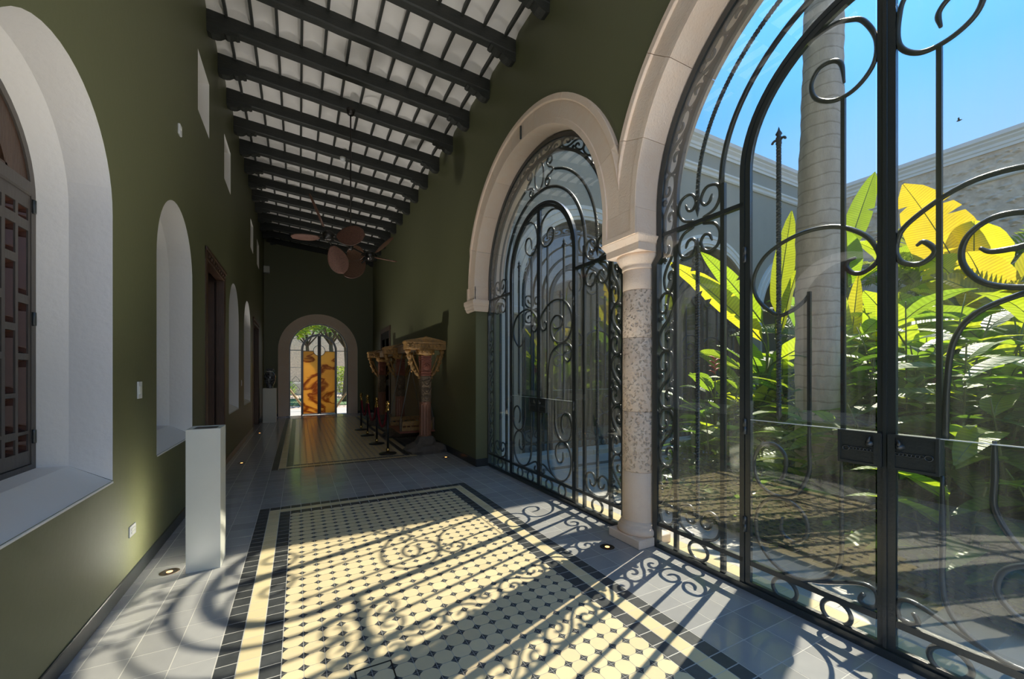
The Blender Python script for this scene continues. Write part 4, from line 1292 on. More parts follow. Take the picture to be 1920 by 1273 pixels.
# vase
v = thing('porcelain_vase', 'dark blue and white porcelain vase standing on the far plinth', 'vase', (-0.78, 14.43, 1.039))
MB().lathe([(0.02, 0.0), (0.085, 0.0), (0.088, 0.02), (0.080, 0.04), (0.10, 0.10), (0.145, 0.22), (0.160, 0.32), (0.150, 0.40), (0.110, 0.47), (0.075, 0.50), (0.070, 0.53), (0.085, 0.565),
            (0.115, 0.585), (0.115, 0.592), (0.06, 0.56)], 28, cap=False).build('body', M['vase'], v)
MB().lathe([(0.072, 0.495), (0.080, 0.500), (0.080, 0.512), (0.071, 0.517)], 24, cap=False).build('neck_ring', M['cornice'], v)
for s in (1, -1):
    MB().tube(crom([(s * 0.078, 0, 0.53), (s * 0.125, 0, 0.545), (s * 0.140, 0, 0.49), (s * 0.118, 0, 0.45)], 4), 0.009, 6).build('handle', M['vase'], v)

# wall fittings
def switch(name, label, x, y, z, w_, h_, n, cat):
    t = thing(name, label, cat, (x, y, z))
    MB().bbox(0, 0.008, -w_ / 2, w_ / 2, -h_ / 2, h_ / 2, 0.002).build('plate', M['plastic'], t)
    for i in range(n):
        zc_ = (i - (n - 1) / 2) * h_ * 0.30
        MB().bbox(0.007, 0.012, -w_ * 0.28, w_ * 0.28, zc_ - h_ * 0.11 * (2.2 if n == 1 else 1), zc_ + h_ * 0.11 * (2.2 if n == 1 else 1), 0.002).build('rocker' if cat == 'switch' else 'socket', M['plinth_white'], t)
switch('light_switch', 'white light switch plate on the green wall below the second arched window', XL, 3.94, 1.362, 0.085, 0.125, 1, 'switch')
switch('light_switch', 'small white switch plate far along the green wall, between two slim arched niches', XL, 9.99, 1.29, 0.08, 0.12, 1, 'switch')
switch('power_outlet', 'white socket plate low on the green wall near the skirting', XL, 3.79, 0.378, 0.12, 0.075, 2, 'outlet')
t = thing('wall_sensor', 'small white square sensor high on the green wall by the first clerestory opening', 'sensor', (XL, 5.06, 3.88))
MB().bbox(0, 0.02, -0.04, 0.04, -0.05, 0.05, 0.004).build('housing', M['plastic'], t)
MB().lathe([(0.0, 0.006), (0.014, 0.003), (0.016, 0)], 10, (0.02, 0, 0.01), Matrix.Rotation(pi / 2, 3, 'Y'), cap=False).build('lens', M['plinth_white'], t)
t = thing('wall_speaker', 'white box loudspeaker high in the far left corner under the beams', 'speaker', (-0.955, 15.98, 4.87))
MB().bbox(-0.085, 0.085, -0.10, 0.08, 0, 0.23, 0.01).build('cabinet', M['plastic'], t)
MB().bbox(-0.070, 0.070, -0.108, -0.099, 0.015, 0.215, 0.003).build('grille', M['plinth_white'], t)
MB().box(-0.03, 0.03, 0.08, 0.17, 0.09, 0.14).build('bracket', M['steel'], t)

t = thing('smoke_detector', 'small white detector on the underside of a beam, by the fan rod', 'detector', (0.784, 8.79, zc(0.784) - 0.165))
MB().lathe([(0.0, -0.05), (0.035, -0.046), (0.05, -0.03), (0.055, -0.004), (0.05, 0.004)], 16, cap=False).build('cover', M['plastic'], t)
MB().lathe([(0.058, 0.0), (0.060, 0.012), (0.0, 0.012)], 16, cap=False).build('base', M['plinth_white'], t)
# recessed floor uplights
UP = [(-0.856, 3.885, 'round recessed floor uplight by the white plinth, glowing orange'),
      (2.340, 2.70, 'round recessed floor uplight in front of the stone column'),
      (2.315, 6.93, 'recessed floor uplight in front of the carved swing frame, by the right wall'),
      (-0.838, 8.054, 'recessed floor uplight on the left, past the wooden doorway'),
      (-0.859, 11.88, 'recessed floor uplight on the left, farthest from the camera')]
UPLIGHT_W = 340.0
for x, y, lb in UP:
    t = thing('floor_uplight', lb, 'light', (x, y, 0))
    MB().lathe([(0.040, 0.0005), (0.043, 0.003), (0.058, 0.003), (0.062, 0.0005)], 24, cap=False).build('ring', M['brass_dark'], t)
    MB().lathe([(0.0, 0.0012), (0.041, 0.0012)], 24, cap=False).build('well', M['black_metal'], t)
    MB().lathe([(0.0, 0.004), (0.012, 0.0035), (0.020, 0.0015)], 14, cap=False).build('bulb', M['lamp'], t)
    ld = bpy.data.lights.new('uplight_beam', 'SPOT')
    ld.energy = UPLIGHT_W * (1.1 if y < 5 else 0.75 if x < 0 else 0.22); ld.color = (1.0, 0.96, 0.90); ld.spot_size = radians(84); ld.spot_blend = 1.0; ld.shadow_soft_size = 0.14
    lo = bpy.data.objects.new('uplight_beam', ld); COL.objects.link(lo); lo.parent = t
    lo.location = (0, 0, 0.012); lo.rotation_euler = Vector((1.0 if x < 0.7 and y < 5 else 0.58 if x < 0.7 else -0.58, 0, 1)).to_track_quat('-Z', 'Y').to_euler()

# steel-edged floor outlet cover sunk in the mosaic
t = thing('floor_outlet_cover', 'square floor box cover with a thin dark rim in the octagon tiles', 'cover', (0.335, 2.055, 0))
b = MB(); flat = [(-0.09, -0.1), (0.09, -0.1), (0.09, 0.1), (-0.09, 0.1)]; inn = [(a * 0.93, c * 0.93) for a, c in flat]
b.sheet([flat, inn], lambda a, c, d: (a, c, d), 0.0008, 0.0025).build('rim', M['black_metal'], t)

# rope barrier: posts and velvet ropes
PX_, PYS = 1.46, (7.72, 8.92, 10.21, 11.35)
PL = ['black and gold barrier post nearest the camera, in front of the carved swing', 'second black and gold barrier post from the camera',
      'third black and gold barrier post from the camera', 'farthest black and gold barrier post, by the garden door']
def post(label, loc):
    t = thing('barrier_post', label, 'stanchion', loc)
    MB().lathe([(0.0, 0.0), (0.158, 0.0), (0.160, 0.012), (0.150, 0.022), (0.06, 0.034), (0.03, 0.040), (0.0, 0.042)], 32, cap=False).build('base', M['black_metal'], t)
    MB().lathe([(0.019, 0.035), (0.026, 0.040), (0.026, 0.10), (0.020, 0.105)], 16).build('lower_collar', M['gold'], t)
    MB().lathe([(0.020, 0.10), (0.020, 0.80)], 16).build('pole', M['black_metal'], t)
    MB().lathe([(0.021, 0.795), (0.023, 0.80), (0.023, 0.87), (0.030, 0.875), (0.030, 0.895), (0.022, 0.905)], 16).build('upper_collar', M['gold'], t)
    MB().lathe([(0.012, 0.90), (0.020, 0.908), (0.034, 0.925), (0.038, 0.942), (0.032, 0.962), (0.012, 0.975), (0.0, 0.977)], 18, cap=False).build('ball_finial', M['gold'], t)
    for s in (1, -1):
        MB().tube([(0.0, s * (0.045 + 0.016 * cos(q)), 0.885 + 0.016 * sin(q)) for q in [2 * pi * i / 12 for i in range(12)]], 0.004, 5, True).build('rope_ring', M['gold'], t)
    return t
post0 = None
for y, lb in zip(PYS, PL):
    post(lb, (PX_, y, 0))
RLB = ['red velvet rope sagging between the two nearest barrier posts', 'red velvet rope between the second and third barrier posts', 'red velvet rope between the third and farthest barrier posts']
for i in range(3):
    y0, y1 = PYS[i] + 0.045, PYS[i + 1] - 0.045
    t = thing('barrier_rope', RLB[i], 'rope', (PX_, (y0 + y1) / 2, 0.868))
    h = (y1 - y0) / 2
    pts = [(0, h * q, -0.43 * (1 - abs(q) ** 2.2)) for q in [-1 + 2 * i_ / 24 for i_ in range(25)]]
    MB().tube(pts[1:-1], 0.021, 8).build('velvet', M['velvet'], t)
    for s in (0, -1):
        e = pts[s]; e2 = pts[1 if s == 0 else -2]
        MB().tube([e, Vector(e).lerp(Vector(e2), 0.5), e2, Vector(e2) + (Vector(e2) - Vector(e)) * 0.3], [0.008, 0.02, 0.024, 0.024], 8).build('hook', M['gold'], t)

# carved swing frame: three posts with bracketed capitals under one ridge beam
sw = thing('carved_swing_frame', 'antique carved and painted wooden swing frame on rough stone feet by the right wall', 'swing frame', (2.14, 7.64, 0))
def carve(b, c, r_, n, seedv, zz=0.5):
    """little carved knobs and leaves scattered round a point"""
    rr = random.Random(seedv)
    for _ in range(n):
        a = rr.uniform(0, 2 * pi)
        q = rr.uniform(0.014, 0.028)
        p = (c[0] + r_[0] * rr.uniform(-1, 1), c[1] + r_[1] * rr.choice((-1, 1)), c[2] + r_[2] * rr.uniform(-1, 1))
        b.lathe([(0.0, -q), (q * 0.7, -q * 0.6), (q, 0), (q * 0.7, q * 0.6), (0.0, q)], 6, p, cap=False)
def swing_post(y, k):
    gold, red, cop, gry = M['swing_gold'], M['swing_red'], M['swing_copper'], M['swing_grey']
    rr = random.Random(11 + k)
    p = empty('post', (0, y, 0), parent=sw)
    # rough stone foot
    b = MB(); vs = []; rows = [(0.37, 0.30, 0.0), (0.385, 0.31, 0.06), (0.33, 0.27, 0.13), (0.20, 0.19, 0.17), (0.165, 0.16, 0.25), (0.125, 0.125, 0.30)]
    n = 18
    for (a, c, z) in rows:
        for i in range(n):
            th = 2 * pi * i / n
            q = 1 + rr.uniform(-0.10, 0.10) * (1 if z < 0.2 else 0.3)
            e = 0.6
            cx = math.copysign(abs(cos(th)) ** e, cos(th)); cy_ = math.copysign(abs(sin(th)) ** e, sin(th))
            vs.append((a * cx * q, c * cy_ * q, z + (rr.uniform(-0.02, 0.02) if 0 < z < 0.28 else 0)))
    fs = [(i * n + j, i * n + (j + 1) % n, (i + 1) * n + (j + 1) % n, (i + 1) * n + j) for i in range(len(rows) - 1) for j in range(n)] + [tuple((len(rows) - 1) * n + j for j in range(n))]
    b.add(vs, fs).build('stone_foot', M['rock'], p)
    # fluted shaft
    b = MB(); vs = []; n = 32
    zs = [(0.29, 0.118), (0.31, 0.122), (0.33, 0.112), (0.90, 0.106), (0.92, 0.116), (0.95, 0.116)]
    for z, r_ in zs:
        for i in range(n):
            q = r_ - (0.014 if i % 4 in (0,) and 0.32 < z < 0.91 else 0)
            vs.append((q * cos(2 * pi * i / n), q * sin(2 * pi * i / n), z))
    fs = [(i * n + j, i * n + (j + 1) % n, (i + 1) * n + (j + 1) % n, (i + 1) * n + j) for i in range(len(zs) - 1) for j in range(n)]
    b.add(vs, fs).build('fluted_shaft', cop, p)
    # carved figure section
    b = MB()
    b.bbox(-0.098, 0.098, -0.098, 0.098, 0.94, 1.45, 0.02)
    for z0, w_ in ((1.30, 0.085), (1.16, 0.075), (1.02, 0.08)):
        for s in (1, -1):
            b.lathe([(0.0, 0.035), (0.03, 0.028), (w_ * 0.8, 0.012), (w_, 0.0)], 9, (0.0, s * 0.096, z0), Matrix.Rotation(-s * pi / 2, 3, 'X') , cap=False)
            b.tube(crom([(-0.09, s * 0.10, z0 + 0.05), (-0.05, s * 0.118, z0 - 0.02), (0.0, s * 0.125, z0 - 0.05), (0.05, s * 0.118, z0 - 0.02), (0.09, s * 0.10, z0 + 0.05)], 3), 0.014, 6)
    carve(b, (0, 0, 1.2), (0.08, 0.10, 0.24), 26, 5 + k)
    b.build('carved_figure', gry, p)
    # red block with rosette
    b = MB()
    b.bbox(-0.094, 0.094, -0.094, 0.094, 1.44, 1.83, 0.006)
    for z in (1.455, 1.50, 1.72, 1.76, 1.80):
        b.bbox(-0.103, 0.103, -0.103, 0.103, z, z + 0.014, 0.003)
    for s in (1, -1):
        b.lathe([(0.0, 0.02), (0.02, 0.016), (0.028, 0.006), (0.045, 0.012), (0.062, 0.004), (0.066, 0.0)], 14, (0, s * 0.094, 1.615), Matrix.Rotation(-s * pi / 2, 3, 'X'), cap=False)
        b.tube([(xx, s * 0.098, zz_) for xx, zz_ in ((-0.08, 1.53), (0.08, 1.53), (0.08, 1.70), (-0.08, 1.70))], 0.006, 4, True)
    b.build('rosette_block', red, p)
    # flared capital
    b = MB()
    b.lathe([(0.09, 1.815), (0.115, 1.825), (0.155, 1.855), (0.175, 1.885), (0.165, 1.905), (0.18, 1.935), (0.10, 1.937)], 16)
    carve(b, (0, 0, 1.885), (0.13, 0.15, 0.025), 16, 9 + k)
    b.build('capital', gold, p)
    # S-shaped carved brackets
    for s in (1, -1):
        b = MB()
        c = crom([(s * 0.105, 0, 1.39), (s * 0.125, 0, 1.43), (s * 0.175, 0, 1.50), (s * 0.225, 0, 1.57), (s * 0.265, 0, 1.66), (s * 0.285, 0, 1.72), (s * 0.30, 0, 1.80), (s * 0.325, 0, 1.87), (s * 0.335, 0, 1.94)], 4)
        rs = [0.022 + 0.024 * (i / (len(c) - 1)) ** 0.7 + 0.010 * sin(i * 1.1) for i in range(len(c))]
        b.tube(c, rs, 8, up=(0, 1, 0))
        c2 = crom([(s * 0.12, 0, 1.50), (s * 0.16, 0, 1.60), (s * 0.19, 0, 1.68), (s * 0.225, 0, 1.76), (s * 0.25, 0, 1.84)], 4)
        b.tube(c2, 0.017, 6, up=(0, 1, 0))
        for q in (0.35, 0.55, 0.75, 0.92):
            pt = c[int(q * (len(c) - 1))]
            carve(b, (pt.x + s * 0.012, 0, pt.z), (0.028, 0.036, 0.03), 5, int(q * 100) + k)
        b.build('bracket', gold, p)
    # lintel and low gable
    b = MB()
    b.bbox(-0.385, 0.395, -0.13, 0.13, 1.937, 2.075, 0.006)
    b.bbox(-0.40, 0.41, -0.145, 0.145, 2.055, 2.085, 0.005)
    for i in range(11):
        xx = -0.35 + i * 0.07
        for s in (1, -1):
            b.bbox(xx - 0.026, xx + 0.026, min(s * 0.128, s * 0.142), max(s * 0.128, s * 0.142), 1.955, 2.035, 0.006)
    carve(b, (0, 0, 2.0), (0.36, 0.135, 0.04), 24, 20 + k)
    b.build('lintel', gold, p)
    b = MB()
    b.sheet([[(-0.39, 2.083), (0.40, 2.083), (0.40, 2.10), (0.04, 2.172), (-0.03, 2.172), (-0.39, 2.10)]], lambda a, c_, d: (a, d, c_), -0.13, 0.13)
    b.lathe([(0.0, 0.0), (0.04, 0.0), (0.045, 0.02), (0.03, 0.04), (0.0, 0.05)], 10, (0, -0.06, 2.15), cap=False)
    b.build('gable', gold, p)
SWY = (0.0, 2.16, 4.56)
for k, y in enumerate(SWY):
    swing_post(y, k)
for k in range(2):
    b = MB()
    y0, y1 = SWY[k] + 0.12, SWY[k + 1] - 0.12
    b.bbox(-0.09, 0.09, y0, y1, 1.95, 2.09, 0.01)
    b.sheet([[(-0.20, 2.09), (0.20, 2.09), (0.03, 2.165), (-0.03, 2.165)]], lambda a, c_, d: (a, d, c_), y0, y1)
    b.build('ridge_beam', M['swing_grey'], sw)

# hanging bench of the swing
be = thing('swing_bench', 'carved wooden swing seat hanging on chains between the swing posts', 'swing seat', (2.14, 8.74, 0.0))
b = MB(); b.bbox(-0.36, 0.36, -0.56, 0.56, 0.285, 0.325, 0.006)
b.build('seat', M['swing_red'], be)
for yy in (-0.50, 0.50):
    b = MB(); b.bbox(-0.33, 0.33, yy - 0.022, yy + 0.022, 0.325, 0.40, 0.005); b.bbox(-0.33, 0.33, yy - 0.018, yy + 0.018, 0.43, 0.52, 0.005)
    for i in range(8):
        b.box(-0.30 + i * 0.085 - 0.012, -0.30 + i * 0.085 + 0.012, yy - 0.012, yy + 0.012, 0.39, 0.44)
    b.build('end_rail', M['swing_gold'], be)
b = MB(); b.bbox(0.30, 0.34, -0.48, 0.48, 0.325, 0.66, 0.006)
for i in range(9):
    b.lathe([(0.0, -0.05), (0.03, -0.03), (0.022, 0.0), (0.03, 0.03), (0.0, 0.05)], 8, (0.32, -0.42 + i * 0.105, 0.69), cap=False)
b.build('backrest', M['swing_grey'], be)
for sx in (-1, 1):
    for sy in (-1, 1):
        MB().lathe([(0.022, 0.325), (0.030, 0.34), (0.022, 0.36), (0.030, 0.42), (0.034, 0.50), (0.024, 0.53), (0.032, 0.555), (0.020, 0.58), (0.0, 0.585)], 10, (sx * 0.335, sy * 0.52, 0)).build('corner_post', M['swing_grey'], be)
        MB().tube([(sx * 0.335, sy * 0.52, 0.56), (sx * 0.06, sy * 0.52, 1.96)], 0.008, 6).build('chain', M['rope'], be)

# twin palm-blade fan on one long rod
fan = thing('twin_ceiling_fan', 'two-headed ceiling fan with woven palm-leaf blades on a long rod', 'ceiling fan', (0.756, 7.14, 3.56))
rod_top = zc(0.756) - 0.165 - 3.56 + 0.02
MB().lathe([(0.012, 0.02), (0.012, rod_top)], 10).build('rod', M['fan_metal'], fan)
MB().lathe([(0.012, rod_top - 0.10), (0.05, rod_top - 0.09), (0.065, rod_top - 0.04), (0.065, rod_top)], 16).build('canopy', M['fan_metal'], fan)
MB().lathe([(0.0, -0.05), (0.03, -0.045), (0.045, -0.02), (0.045, 0.03), (0.02, 0.05)], 14).build('centre_hub', M['fan_metal'], fan)
BD = Vector((-0.364, -0.403, 0)).normalized()
b = MB(); b.tube([tuple(BD * -0.42), tuple(BD * 0.42)], 0.013, 8); b.build('cross_bar', M['fan_metal'], fan)

def blade_mesh(dark):
    """oval woven palm blade in the local X-Y plane, tip along +X"""
    L, Wd = 0.46, 0.155
    b = MB(); N = 14
    out_, vs = [], []
    for i in range(N + 1):
        t = i / N
        hw = Wd * (sin(pi * min(1, t * 0.98 + 0.02)) ** 0.55) * (0.80 + 0.28 * t)
        x = 0.16 + L * t
        for q in (-1, -0.5, 0, 0.5, 1):
            vs.append((x, hw * q, 0.010 * (1 - q * q) + 0.004))
    n = len(vs)
    vs2 = [(x, y, z - 0.012) for x, y, z in vs]
    fs = []
    for i in range(N):
        for q in range(4):
            a = i * 5 + q
            fs.append((a, a + 1, a + 6, a + 5)); fs.append((n + a, n + a + 5, n + a + 6, n + a + 1))
    b.add(vs + vs2, fs, True)
    rim = MB()
    ring = [vs[i * 5 + 4] for i in range(N + 1)] + [vs[i * 5] for i in range(N, -1, -1)]
    rim.tube([(x, y, z - 0.006) for x, y, z in ring], 0.008, 5, True, up=(0, 0, 1))
    rim.tube([(0.16, 0, 0.008), (0.16 + L, 0, 0.008)], 0.005, 5, up=(0, 0, 1))
    arm = MB()
    arm.tube([(0.03, 0, 0), (0.10, 0, -0.006), (0.22, 0, -0.010)], [0.016, 0.012, 0.014], 6, up=(0, 0, 1), flat=0.4)
    # woven ribs crossing the blade
    for i in range(2, N - 1):
        t = i / N
        hw = Wd * (sin(pi * min(1, t * 0.98 + 0.02)) ** 0.55) * (0.80 + 0.28 * t) * 0.93
        b.tube([(0.16 + L * t, -hw, 0.003), (0.16 + L * t + 0.02, 0, 0.014), (0.16 + L * t, hw, 0.003)], 0.0035, 4, up=(0, 0, 1))
        b.tube([(0.16 + L * t, -hw, -0.007), (0.16 + L * t + 0.02, 0, 0.0), (0.16 + L * t, hw, -0.007)], 0.0035, 4, up=(0, 0, 1))
    return b, rim, arm

def fan_head(center, axis, spins, pitches, dark):
    hd = empty('fan_head', tuple(center), parent=fan)
    a = axis.normalized()
    up = Vector((0, 0, 1)); e1 = (up - a * a.dot(up)).normalized(); e2 = a.cross(e1)
    M3 = Matrix((e1, e2, a)).transposed()          # local x = up in the disc, y = sideways, z = axis
    b = MB()
    b.lathe([(0.0, -0.10), (0.045, -0.095), (0.075, -0.06), (0.082, -0.02), (0.078, -0.01), (0.082, 0.0), (0.078, 0.03), (0.06, 0.055), (0.035, 0.065), (0.03, 0.085), (0.0, 0.09)], 20, axis=M3, cap=False)
    for z in (-0.04, 0.015):
        b.lathe([(0.082, z - 0.006), (0.087, z), (0.082, z + 0.006)], 20, axis=M3, cap=False)
    b.build('motor', M['fan_metal'], hd)
    for sp, pt in zip(spins, pitches):
        bl, rim, arm = blade_mesh(dark)
        rot = M3.to_4x4() @ Matrix.Rotation(sp, 4, 'Z') @ Matrix.Rotation(pt, 4, 'X')
        o = bl.xf(rot).build('blade', M['wicker_dark'] if dark else M['wicker'], hd)
        rim.xf(rot).build('blade_rim', M['wood_blade'], hd)
        arm.xf(rot).build('blade_arm', M['fan_metal'], hd)
BDv = Vector(BD)
ax1 = (BDv + Vector((0, 0, -0.9)))
ax2 = (-BDv + Vector((0, 0, -0.9)))
fan_head(BDv * 0.545 + Vector((0, 0, 0.0)), ax1, [radians(q) for q in (87, 177, 267, 357)], [radians(-48)] * 4, False)
fan_head(-BDv * 0.545, ax2, [radians(q) for q in (21, 111, 201, 291)], [radians(-40)] * 4, True)

# garden door in the end arch: frame with transom and scrolls, two onyx-panelled leaves
gd = empty('door_4', (EC, YE + 0.10, 0), kind='structure')
IR = M['iron']
def fpath(b, pts, w_, t_, closed=False):
    bb = MB(); flat_path(bb, pts, w_, t_, closed)
    b.add([(p[1], -p[0], p[2]) for p in bb.v], bb.f)      # y-z plane path turned into the x-z plane
    return b
fpath(MB(), [(-0.935, 0), (-0.935, EZ)] + arc(0, EZ, 0.935, pi, 0, 36)[1:-1] + [(0.935, EZ), (0.935, 0)], 0.03, 0.05).build('frame', IR, gd)
for s in (1, -1):
    fpath(MB(), [(s * 0.57, 2.31), (s * 0.93, 2.31)], 0.024, 0.04).build('transom', IR, gd)
    fpath(MB(), [(s * 0.93, 1.70), (s * 0.57, 1.70)], 0.012, 0.02).build('bar', IR, gd)
    for i in range(4):
        b = MB()
        z0 = 0.22 + i * 0.30
        for q in (1, -1):
            c = crom([(s * (0.75 + q * 0.05), 0, z0 + 0.08), (s * (0.75 + q * 0.09), 0, z0 + 0.05), (s * (0.75 + q * 0.12), 0, z0 + 0.11), (s * (0.75 + q * 0.07), 0, z0 + 0.19), (s * 0.75, 0, z0 + 0.28)], 4)
            b.tube(c, 0.0065, 5)
        b.build('scroll', IR, gd)
    b = MB()
    for a_ in (25, 50, 72):
        th = radians(a_)
        b.tube(crom([(s * 0.93 * cos(th), 0, EZ + 0.93 * sin(th)), (s * 0.80 * cos(th + .1), 0, EZ + 0.80 * sin(th + .1)), (s * 0.72 * cos(th), 0, EZ + 0.72 * sin(th)), (s * 0.60 * cos(th), 0, EZ + 0.60 * sin(th))], 4), 0.0065, 5)
    b.build('scroll', IR, gd)
fpath(MB(), [(-0.565, 0), (-0.565, EZ)] + arc(0, EZ, 0.565, pi, 0, 28)[1:-1] + [(0.565, EZ), (0.565, 0)], 0.045, 0.05).build('door_arch', IR, gd)
for s in (1, -1):
    lf = empty('door_leaf', parent=gd)
    th0 = math.acos(0.02 / 0.53)
    fpath(MB(), [(s * 0.025, 0.03), (s * 0.025, EZ + 0.53)] + [(s * a_, c_) for a_, c_ in arc(0, EZ, 0.53, th0, 0, 16)[1:]] + [(s * 0.53, 0.03)], 0.032, 0.04, True).build('leaf_frame', IR, lf)
    fpath(MB(), [(s * 0.20, 2.29), (s * 0.53, 2.29)], 0.022, 0.03).build('rail', IR, lf)
    b = MB(); b.tube([(s * 0.19 * cos(q), 0, 2.31 + 0.19 * sin(q)) for q in [-pi / 2 + pi * i / 20 for i in range(21)]], 0.010, 6, up=(0, 1, 0)); b.build('half_ring', IR, lf)
    pn = [(s * 0.04, 0.05), (s * 0.515, 0.05), (s * 0.515, 2.28)] + [(s * a_, c_) for a_, c_ in arc(0, 2.31, 0.195, radians(-8), radians(-78), 10)]
    MB().sheet([pn], toE, -0.008, 0.012).build('onyx_panel', M['onyx'], lf)
    MB().box(min(0, s * 0.055), max(0, s * 0.055), -0.045, -0.015, 0.03, EZ + 0.52).build('meeting_stile', M['black_metal'], lf)

# ================================================================== PATIO AND ITS BUILDINGS
YA, XB = 6.20, 13.5
pat = MB().box(2.99, XB + 0.2, -9.0, YA + 3.2, -0.30, -0.003).build('patio_floor', M['grout'], kind='structure')
me_pav = tile_mesh('paving_tile', M['patio'], 0.3, 0.3, 0.002)
me_dark = tile_mesh('dark_paving_tile', M['black_tile'], 0.3, 0.15, 0.002)
me_thr = tile_mesh('threshold_tile', M['cream_tile'], 0.2, 0.2, 0.001)
lst = []
for i in range(36):
    for j in range(7):
        x, y = 2.995 + 0.3 * i, 4.02 + 0.3 * j
        if j == 4:
            lst.append(('dark_paving_tile', me_dark, x, 5.24, 1, 1)); lst.append(('paving_tile', me_pav, x, 5.39, 1, 0.5)); continue
        if j > 4: y = 5.54 + 0.3 * (j - 5)
        lst.append(('paving_tile', me_pav, x, y, 1, 1))
for j in range(26):
    y = 4.02 - 0.3 * (j + 1)
    lst.append(('paving_tile', me_pav, 2.995, y, 1, 1)); lst.append(('paving_tile', me_pav, 3.295, y, 1, 1))
lst.sort(key=lambda t: hypot(t[2], t[3]))
cnt = 0
for nm, me, x, y, sx, sy in lst:
    if seen(x + .15, y + .15, 0, 30) and cnt < 290:
        o = link(nm, me, pat, (x, y, 0.0)); o.scale = (sx, sy, 1); cnt += 1
for j in range(40):
    y = BAYS[0] + RI - 0.2 * (j + 1)
    if y > -1.0:
        o = link('threshold_tile', me_thr, pat, (2.79, y, 0.001))
MB().box(2.745, 2.995, YB, 5.98, -0.1, -0.005).build('threshold_bed', M['grout'], pat)
for i in range(18):
    MB().bbox(2.99 + 0.6 * i + 0.003, 2.99 + 0.6 * (i + 1) - 0.003, 5.90, YA + 0.02, -0.05, 0.09, 0.008).build('kerb_stone', M['patio_pale'], pat)
soil = MB()
NX, NY = 40, 48
vs = []
for i in range(NX + 1):
    for j in range(NY + 1):
        x = 3.60 + (XB - 3.60) * i / NX; y = -9.0 + (13.02) * j / NY
        e = min(1, min(x - 3.60, 4.02 - y) / 0.25)
        vs.append((x, y, -0.02 + e * (0.05 + R.uniform(-0.02, 0.03))))
soil.add(vs, [(i * (NY + 1) + j, (i + 1) * (NY + 1) + j, (i + 1) * (NY + 1) + j + 1, i * (NY + 1) + j + 1) for i in range(NX) for j in range(NY)], True)
soil.build('planting_bed_ground', M['soil'], kind='structure')

AC = (4.95, 8.43, 11.91)
o = [(2.99, 0.0)]
for c in AC:
    o += [(c - 1.53, 0.0), (c - 1.53, ZC)] + arc(c, ZC, 1.53, pi, 0, 28)[1:-1] + [(c + 1.53, ZC), (c + 1.53, 0.0)]
o += [(XB + 0.1, 0), (XB + 0.1, 6.75), (2.99, 6.75)]
wa = MB().sheet([o], toE, YA, YA + 0.40).build('wall_garden_left', M['ext_grey'], kind='structure')
for c in AC:
    o = [(c - 1.80, ZCAP), (c - 1.53, ZCAP), (c - 1.53, ZC)] + arc(c, ZC, 1.53, pi, 0, 28)[1:-1] + [(c + 1.53, ZC), (c + 1.53, ZCAP), (c + 1.74, ZCAP), (c + 1.74, ZC)] + arc(c, ZC, 1.80, 0, pi, 28)[1:-1] + [(c - 1.80, ZC)]
    s_ = MB().sheet([o], toE, YA - 0.05, YA + 0.01)
    for rr in (1.60, 1.73):
        s_.tube([(a, YA - 0.05, z) for a, z in arc(c, ZC, rr, 0, pi, 28)], 0.018, 6, up=(0, 1, 0))
    s_.build('arch_surround', M['cornice'], wa)
    n = 30
    lp = [(c + 1.53, 0)] + arc(c, ZC, 1.53, 0, pi, n - 2) + [(c - 1.53, 0)]
    MB().add([(a, YA - 0.05, z) for a, z in lp] + [(a, YA + 0.41, z) for a, z in lp], [(i, i + 1, len(lp) + i + 1, len(lp) + i) for i in range(len(lp) - 1)]).build('arch_soffit', M['cornice'], wa)
    for s in (1, -1):
        MB().bbox(c + s * 1.67 - 0.16, c + s * 1.67 + 0.16, YA - 0.08, YA + 0.42, ZCAP - 0.14, ZCAP, 0.02).build('impost', M['cornice'], wa)
MB().bbox(2.992, 3.22, YA - 0.10, YA + 0.1, 0, 6.05, 0.01).build('pilaster', M['cornice'], wa)
def cornice(name, prof, run, m=M['cornice']):
    """moulding: profile (projection, z) swept between two points of a wall"""
    b = MB()
    return b
def cornice_x(parent, x0, x1, yw, prof):
    vs = [(x, yw - d, z) for x in (x0, x1) for d, z in prof]; n = len(prof)
    MB().add(vs, [(i, (i + 1) % n, n + (i + 1) % n, n + i) for i in range(n)] + [tuple(range(n)), tuple(n + i for i in range(n))]).build('cornice', M['cornice'], parent)
def cornice_y(parent, y0, y1, xw, prof):
    vs = [(xw - d, y, z) for y in (y0, y1) for d, z in prof]; n = len(prof)
    MB().add(vs, [(i, (i + 1) % n, n + (i + 1) % n, n + i) for i in range(n)] + [tuple(range(n)), tuple(n + i for i in range(n))]).build('cornice', M['cornice'], parent)
TOP = [(-0.3, 6.56), (0.03, 6.56), (0.03, 6.62), (0.05, 6.64), (0.05, 6.70), (0.09, 6.76), (0.09, 6.79), (0.13, 6.83), (0.13, 6.92), (-0.3, 6.92)]
MID = [(-0.1, 6.04), (0.03, 6.04), (0.05, 6.07), (0.05, 6.13), (0.08, 6.16), (0.08, 6.20), (-0.1, 6.20)]
cornice_x(wa, 2.99, XB + 0.1, YA, TOP); cornice_x(wa, 2.99, XB + 0.1, YA, MID)
# the shaded gallery behind those arches
bk = empty('gallery_shell', (0, 0, 0), kind='structure')
MB().box(2.8, XB + 0.3, YA + 2.9, YA + 3.0, 0, 6.9).build('back_wall', M['wall'], bk)
MB().box(2.8, XB + 0.3, YA + 0.1, YA + 3.1, 6.6, 6.75).build('roof', M['ceil'], bk)
MB().box(XB + 0.1, XB + 0.3, YA, YA + 3.0, 0, 6.8).build('side_wall', M['ext_grey'], bk)

